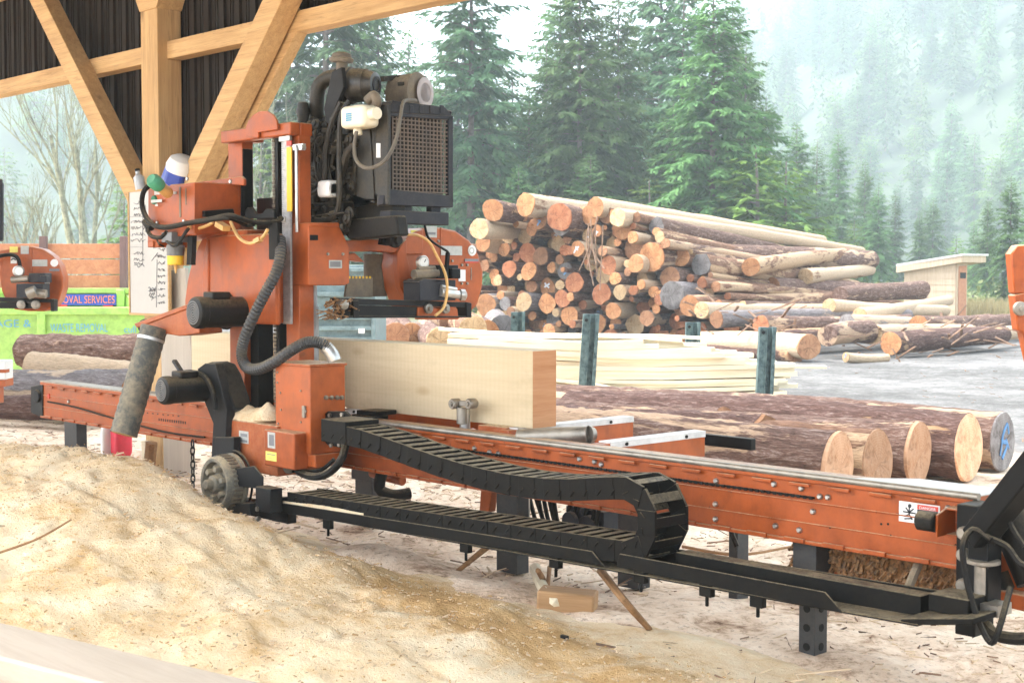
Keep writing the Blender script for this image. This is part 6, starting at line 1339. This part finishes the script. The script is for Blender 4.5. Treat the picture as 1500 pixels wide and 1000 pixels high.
o=bpy.data.objects.new('far_wood',quads_mesh('far_wood',Q,len(Q)//4,m_leaf('far_wood_foliage',(.040,.090,.038),(.13,.20,.075)))); COL.objects.link(o); o['kind']='stuff'
# ---- leafless trees at the left
def bare_tree(p,ht,seed,label):
    R_=random.Random(seed); T=MB(); Bm=MB()
    def grow(p,d,L,r,depth,mb):
        P=[p]; q=p; dd=d
        for k in range(4):
            dd=(dd+V((R_.uniform(-.16,.16),R_.uniform(-.16,.16),R_.uniform(-.02,.12)))).normalized(); q=q+dd*L/4; P.append(q)
        mb.tube(P,(r,r*.45),5 if depth else 7,2)
        if depth>=4: return
        for k in range([5,5,3,3][depth]):
            t=R_.uniform(.25,1.0); i=min(3,int(t*4)); b0=P[i].lerp(P[i+1],t*4-i); ax=dd.orthogonal().normalized(); ax.rotate(Matrix.Rotation(R_.uniform(0,6.28),3,dd)); nd=(dd*R_.uniform(.8,1.3)+ax*R_.uniform(.4,.8)+V((0,0,.25))).normalized()
            grow(b0,nd,L*R_.uniform(.42,.66),r*(1-.55*t)*.55,depth+1,Bm)
    root=thing('bare_tree',label,'tree',p,0,'leafless trees at the left')
    for k in range(R_.choice([2,3])): grow(V((R_.uniform(-.25,.25),R_.uniform(-.25,.25),-.2)),V((R_.uniform(-.16,.16),R_.uniform(-.16,.16),1)).normalized(),ht*R_.uniform(.6,.8),.12,0,T)
    for nm,mb in (('trunk',T),('branches',Bm)):
        me=mb.mesh(nm,M['lichen']); o=bpy.data.objects.new(nm,me); COL.objects.link(o); o.parent=root
for k,(px_,D,yt,lb) in enumerate([(118,44,110,'multi-stemmed leafless tree with lichen-green trunks, centre of the left gap'),(150,50,130,'slim leafless tree against the shed brace'),(395,46,60,'leafless twiggy tree behind the right brace'),(40,46,240,'pale crooked leafless tree above the trailer boards')]):
    bare_tree(gnd((px_-750)/2083*D,D),1.6+(400-yt)*D/2083,k+31,lb)
# ---- undergrowth along the edge of the wood
r=np.random.default_rng(9); Q=[]
for k in range(9000):
    px_=r.uniform(-60,1560); D=r.uniform(50,74); h=r.uniform(.1,1.5)*(1 if px_>250 else 1.6)*(.35+.65*abs(math.sin(px_*.021+D*.3))); p=gnd((px_-750)/2083*D,D,h*r.random())
    if px_>1330 and D<58: continue
    a=r.uniform(0,6.28); l=r.uniform(.12,.35); cx,cy=math.cos(a)*l,math.sin(a)*l; w=.35; zz=r.uniform(-.1,.25)
    Q+=[(p.x,p.y,p.z),(p.x+cx*.5-cy*w,p.y+cy*.5+cx*w,p.z+zz),(p.x+cx,p.y+cy,p.z+zz*1.3),(p.x+cx*.5+cy*w,p.y+cy*.5-cx*w,p.z+zz*.4)]
o=bpy.data.objects.new('undergrowth',quads_mesh('undergrowth',Q,len(Q)//4,LEAF[3])); COL.objects.link(o); o['kind']='stuff'
Q=[]
for k in range(5000):
    px_=r.uniform(1270,1540); D=r.uniform(50,58); p=gnd((px_-750)/2083*D,D,0); a=r.uniform(0,6.28); l=r.uniform(.25,.7); cx,cy=math.cos(a)*.02,math.sin(a)*.02; t=V((r.uniform(-.2,.2),r.uniform(-.2,.2),l))
    Q+=[(p.x-cx,p.y-cy,0),(p.x+cx,p.y+cy,0),(p.x+t.x+cx*.3,p.y+t.y+cy*.3,l),(p.x+t.x,p.y+t.y,l)]
M['drygrass']=m_leaf('dry_grass',(.30,.24,.11),(.42,.36,.18))
o=bpy.data.objects.new('dry_grass',quads_mesh('dry_grass',Q,len(Q)//4,M['drygrass'])); COL.objects.link(o); o['kind']='stuff'
# sawdust on the carriage
o=obj('sawdust_clump',SAWCLUMP,M['sawdust'],mill)
# ================================================================ AIR, LIGHT, CAMERA
m=NT('misty_air'); m.t.nodes.remove(m.b); pv=m.n('ShaderNodeVolumePrincipled'); pv.inputs['Color'].default_value=(.80,.93,1.0,1); pv.inputs['Density'].default_value=.0012; pv.inputs['Anisotropy'].default_value=.0; m.l(pv.outputs[0],m.t.nodes['Material Output'].inputs['Volume'])
b=MB(); b.box(-1500,1300,-300,1800,-4,340); o=obj('haze',b,m.mat); o['kind']='stuff'
w=bpy.data.worlds.new('World'); S.world=w; w.use_nodes=True; nt=w.node_tree; bg=nt.nodes['Background']
SUN_EL,SUN_ROT=math.radians(52),math.radians(60)
sky=nt.nodes.new('ShaderNodeTexSky'); sky.sky_type='NISHITA'; sky.sun_disc=False; sky.sun_elevation=SUN_EL; sky.air_density=1.0; sky.dust_density=3.0; sky.ozone_density=1.0
hs=nt.nodes.new('ShaderNodeHueSaturation'); hs.inputs['Saturation'].default_value=.32; nt.links.new(sky.outputs[0],hs.inputs['Color']); nt.links.new(hs.outputs[0],bg.inputs[0]); bg.inputs[1].default_value=.15
# sun: soft, from the left and behind the camera's left shoulder
sd=(RT*-.95+FH*.15); sd.normalize(); az=math.atan2(sd.x,sd.y); sky.sun_rotation=az
L=bpy.data.lights.new('sun','SUN'); L.energy=1.5; L.angle=math.radians(25); L.color=(1,.98,.95); lo=bpy.data.objects.new('sun',L); COL.objects.link(lo)
dirv=V((sd.x*math.cos(SUN_EL),sd.y*math.cos(SUN_EL),math.sin(SUN_EL))); lo.rotation_euler=(-dirv).to_track_quat('-Z','Y').to_euler(); lo.location=(0,-5,20)
cam=bpy.data.cameras.new('camera'); cam.lens=F/1500*36; cam.sensor_width=36; cam.clip_end=4000; cam.clip_start=.05
co=bpy.data.objects.new('camera',cam); COL.objects.link(co); co.matrix_world=Matrix(((RT.x,UP.x,-FW.x,0),(RT.y,UP.y,-FW.y,0),(RT.z,UP.z,-FW.z,H),(0,0,0,1)))
cam.dof.use_dof=True; cam.dof.focus_distance=7.6; cam.dof.aperture_fstop=9.0
S.camera=co
S.view_settings.view_transform='Standard'; S.view_settings.look='None'; S.view_settings.gamma=1; S.view_settings.exposure=EXPO; S.view_settings.use_curve_mapping=False
S.cycles.use_denoising=True; S.cycles.volume_bounces=1; S.cycles.max_bounces=6; S.cycles.diffuse_bounces=4; S.cycles.transparent_max_bounces=4; S.cycles.caustics_reflective=False; S.cycles.caustics_refractive=False
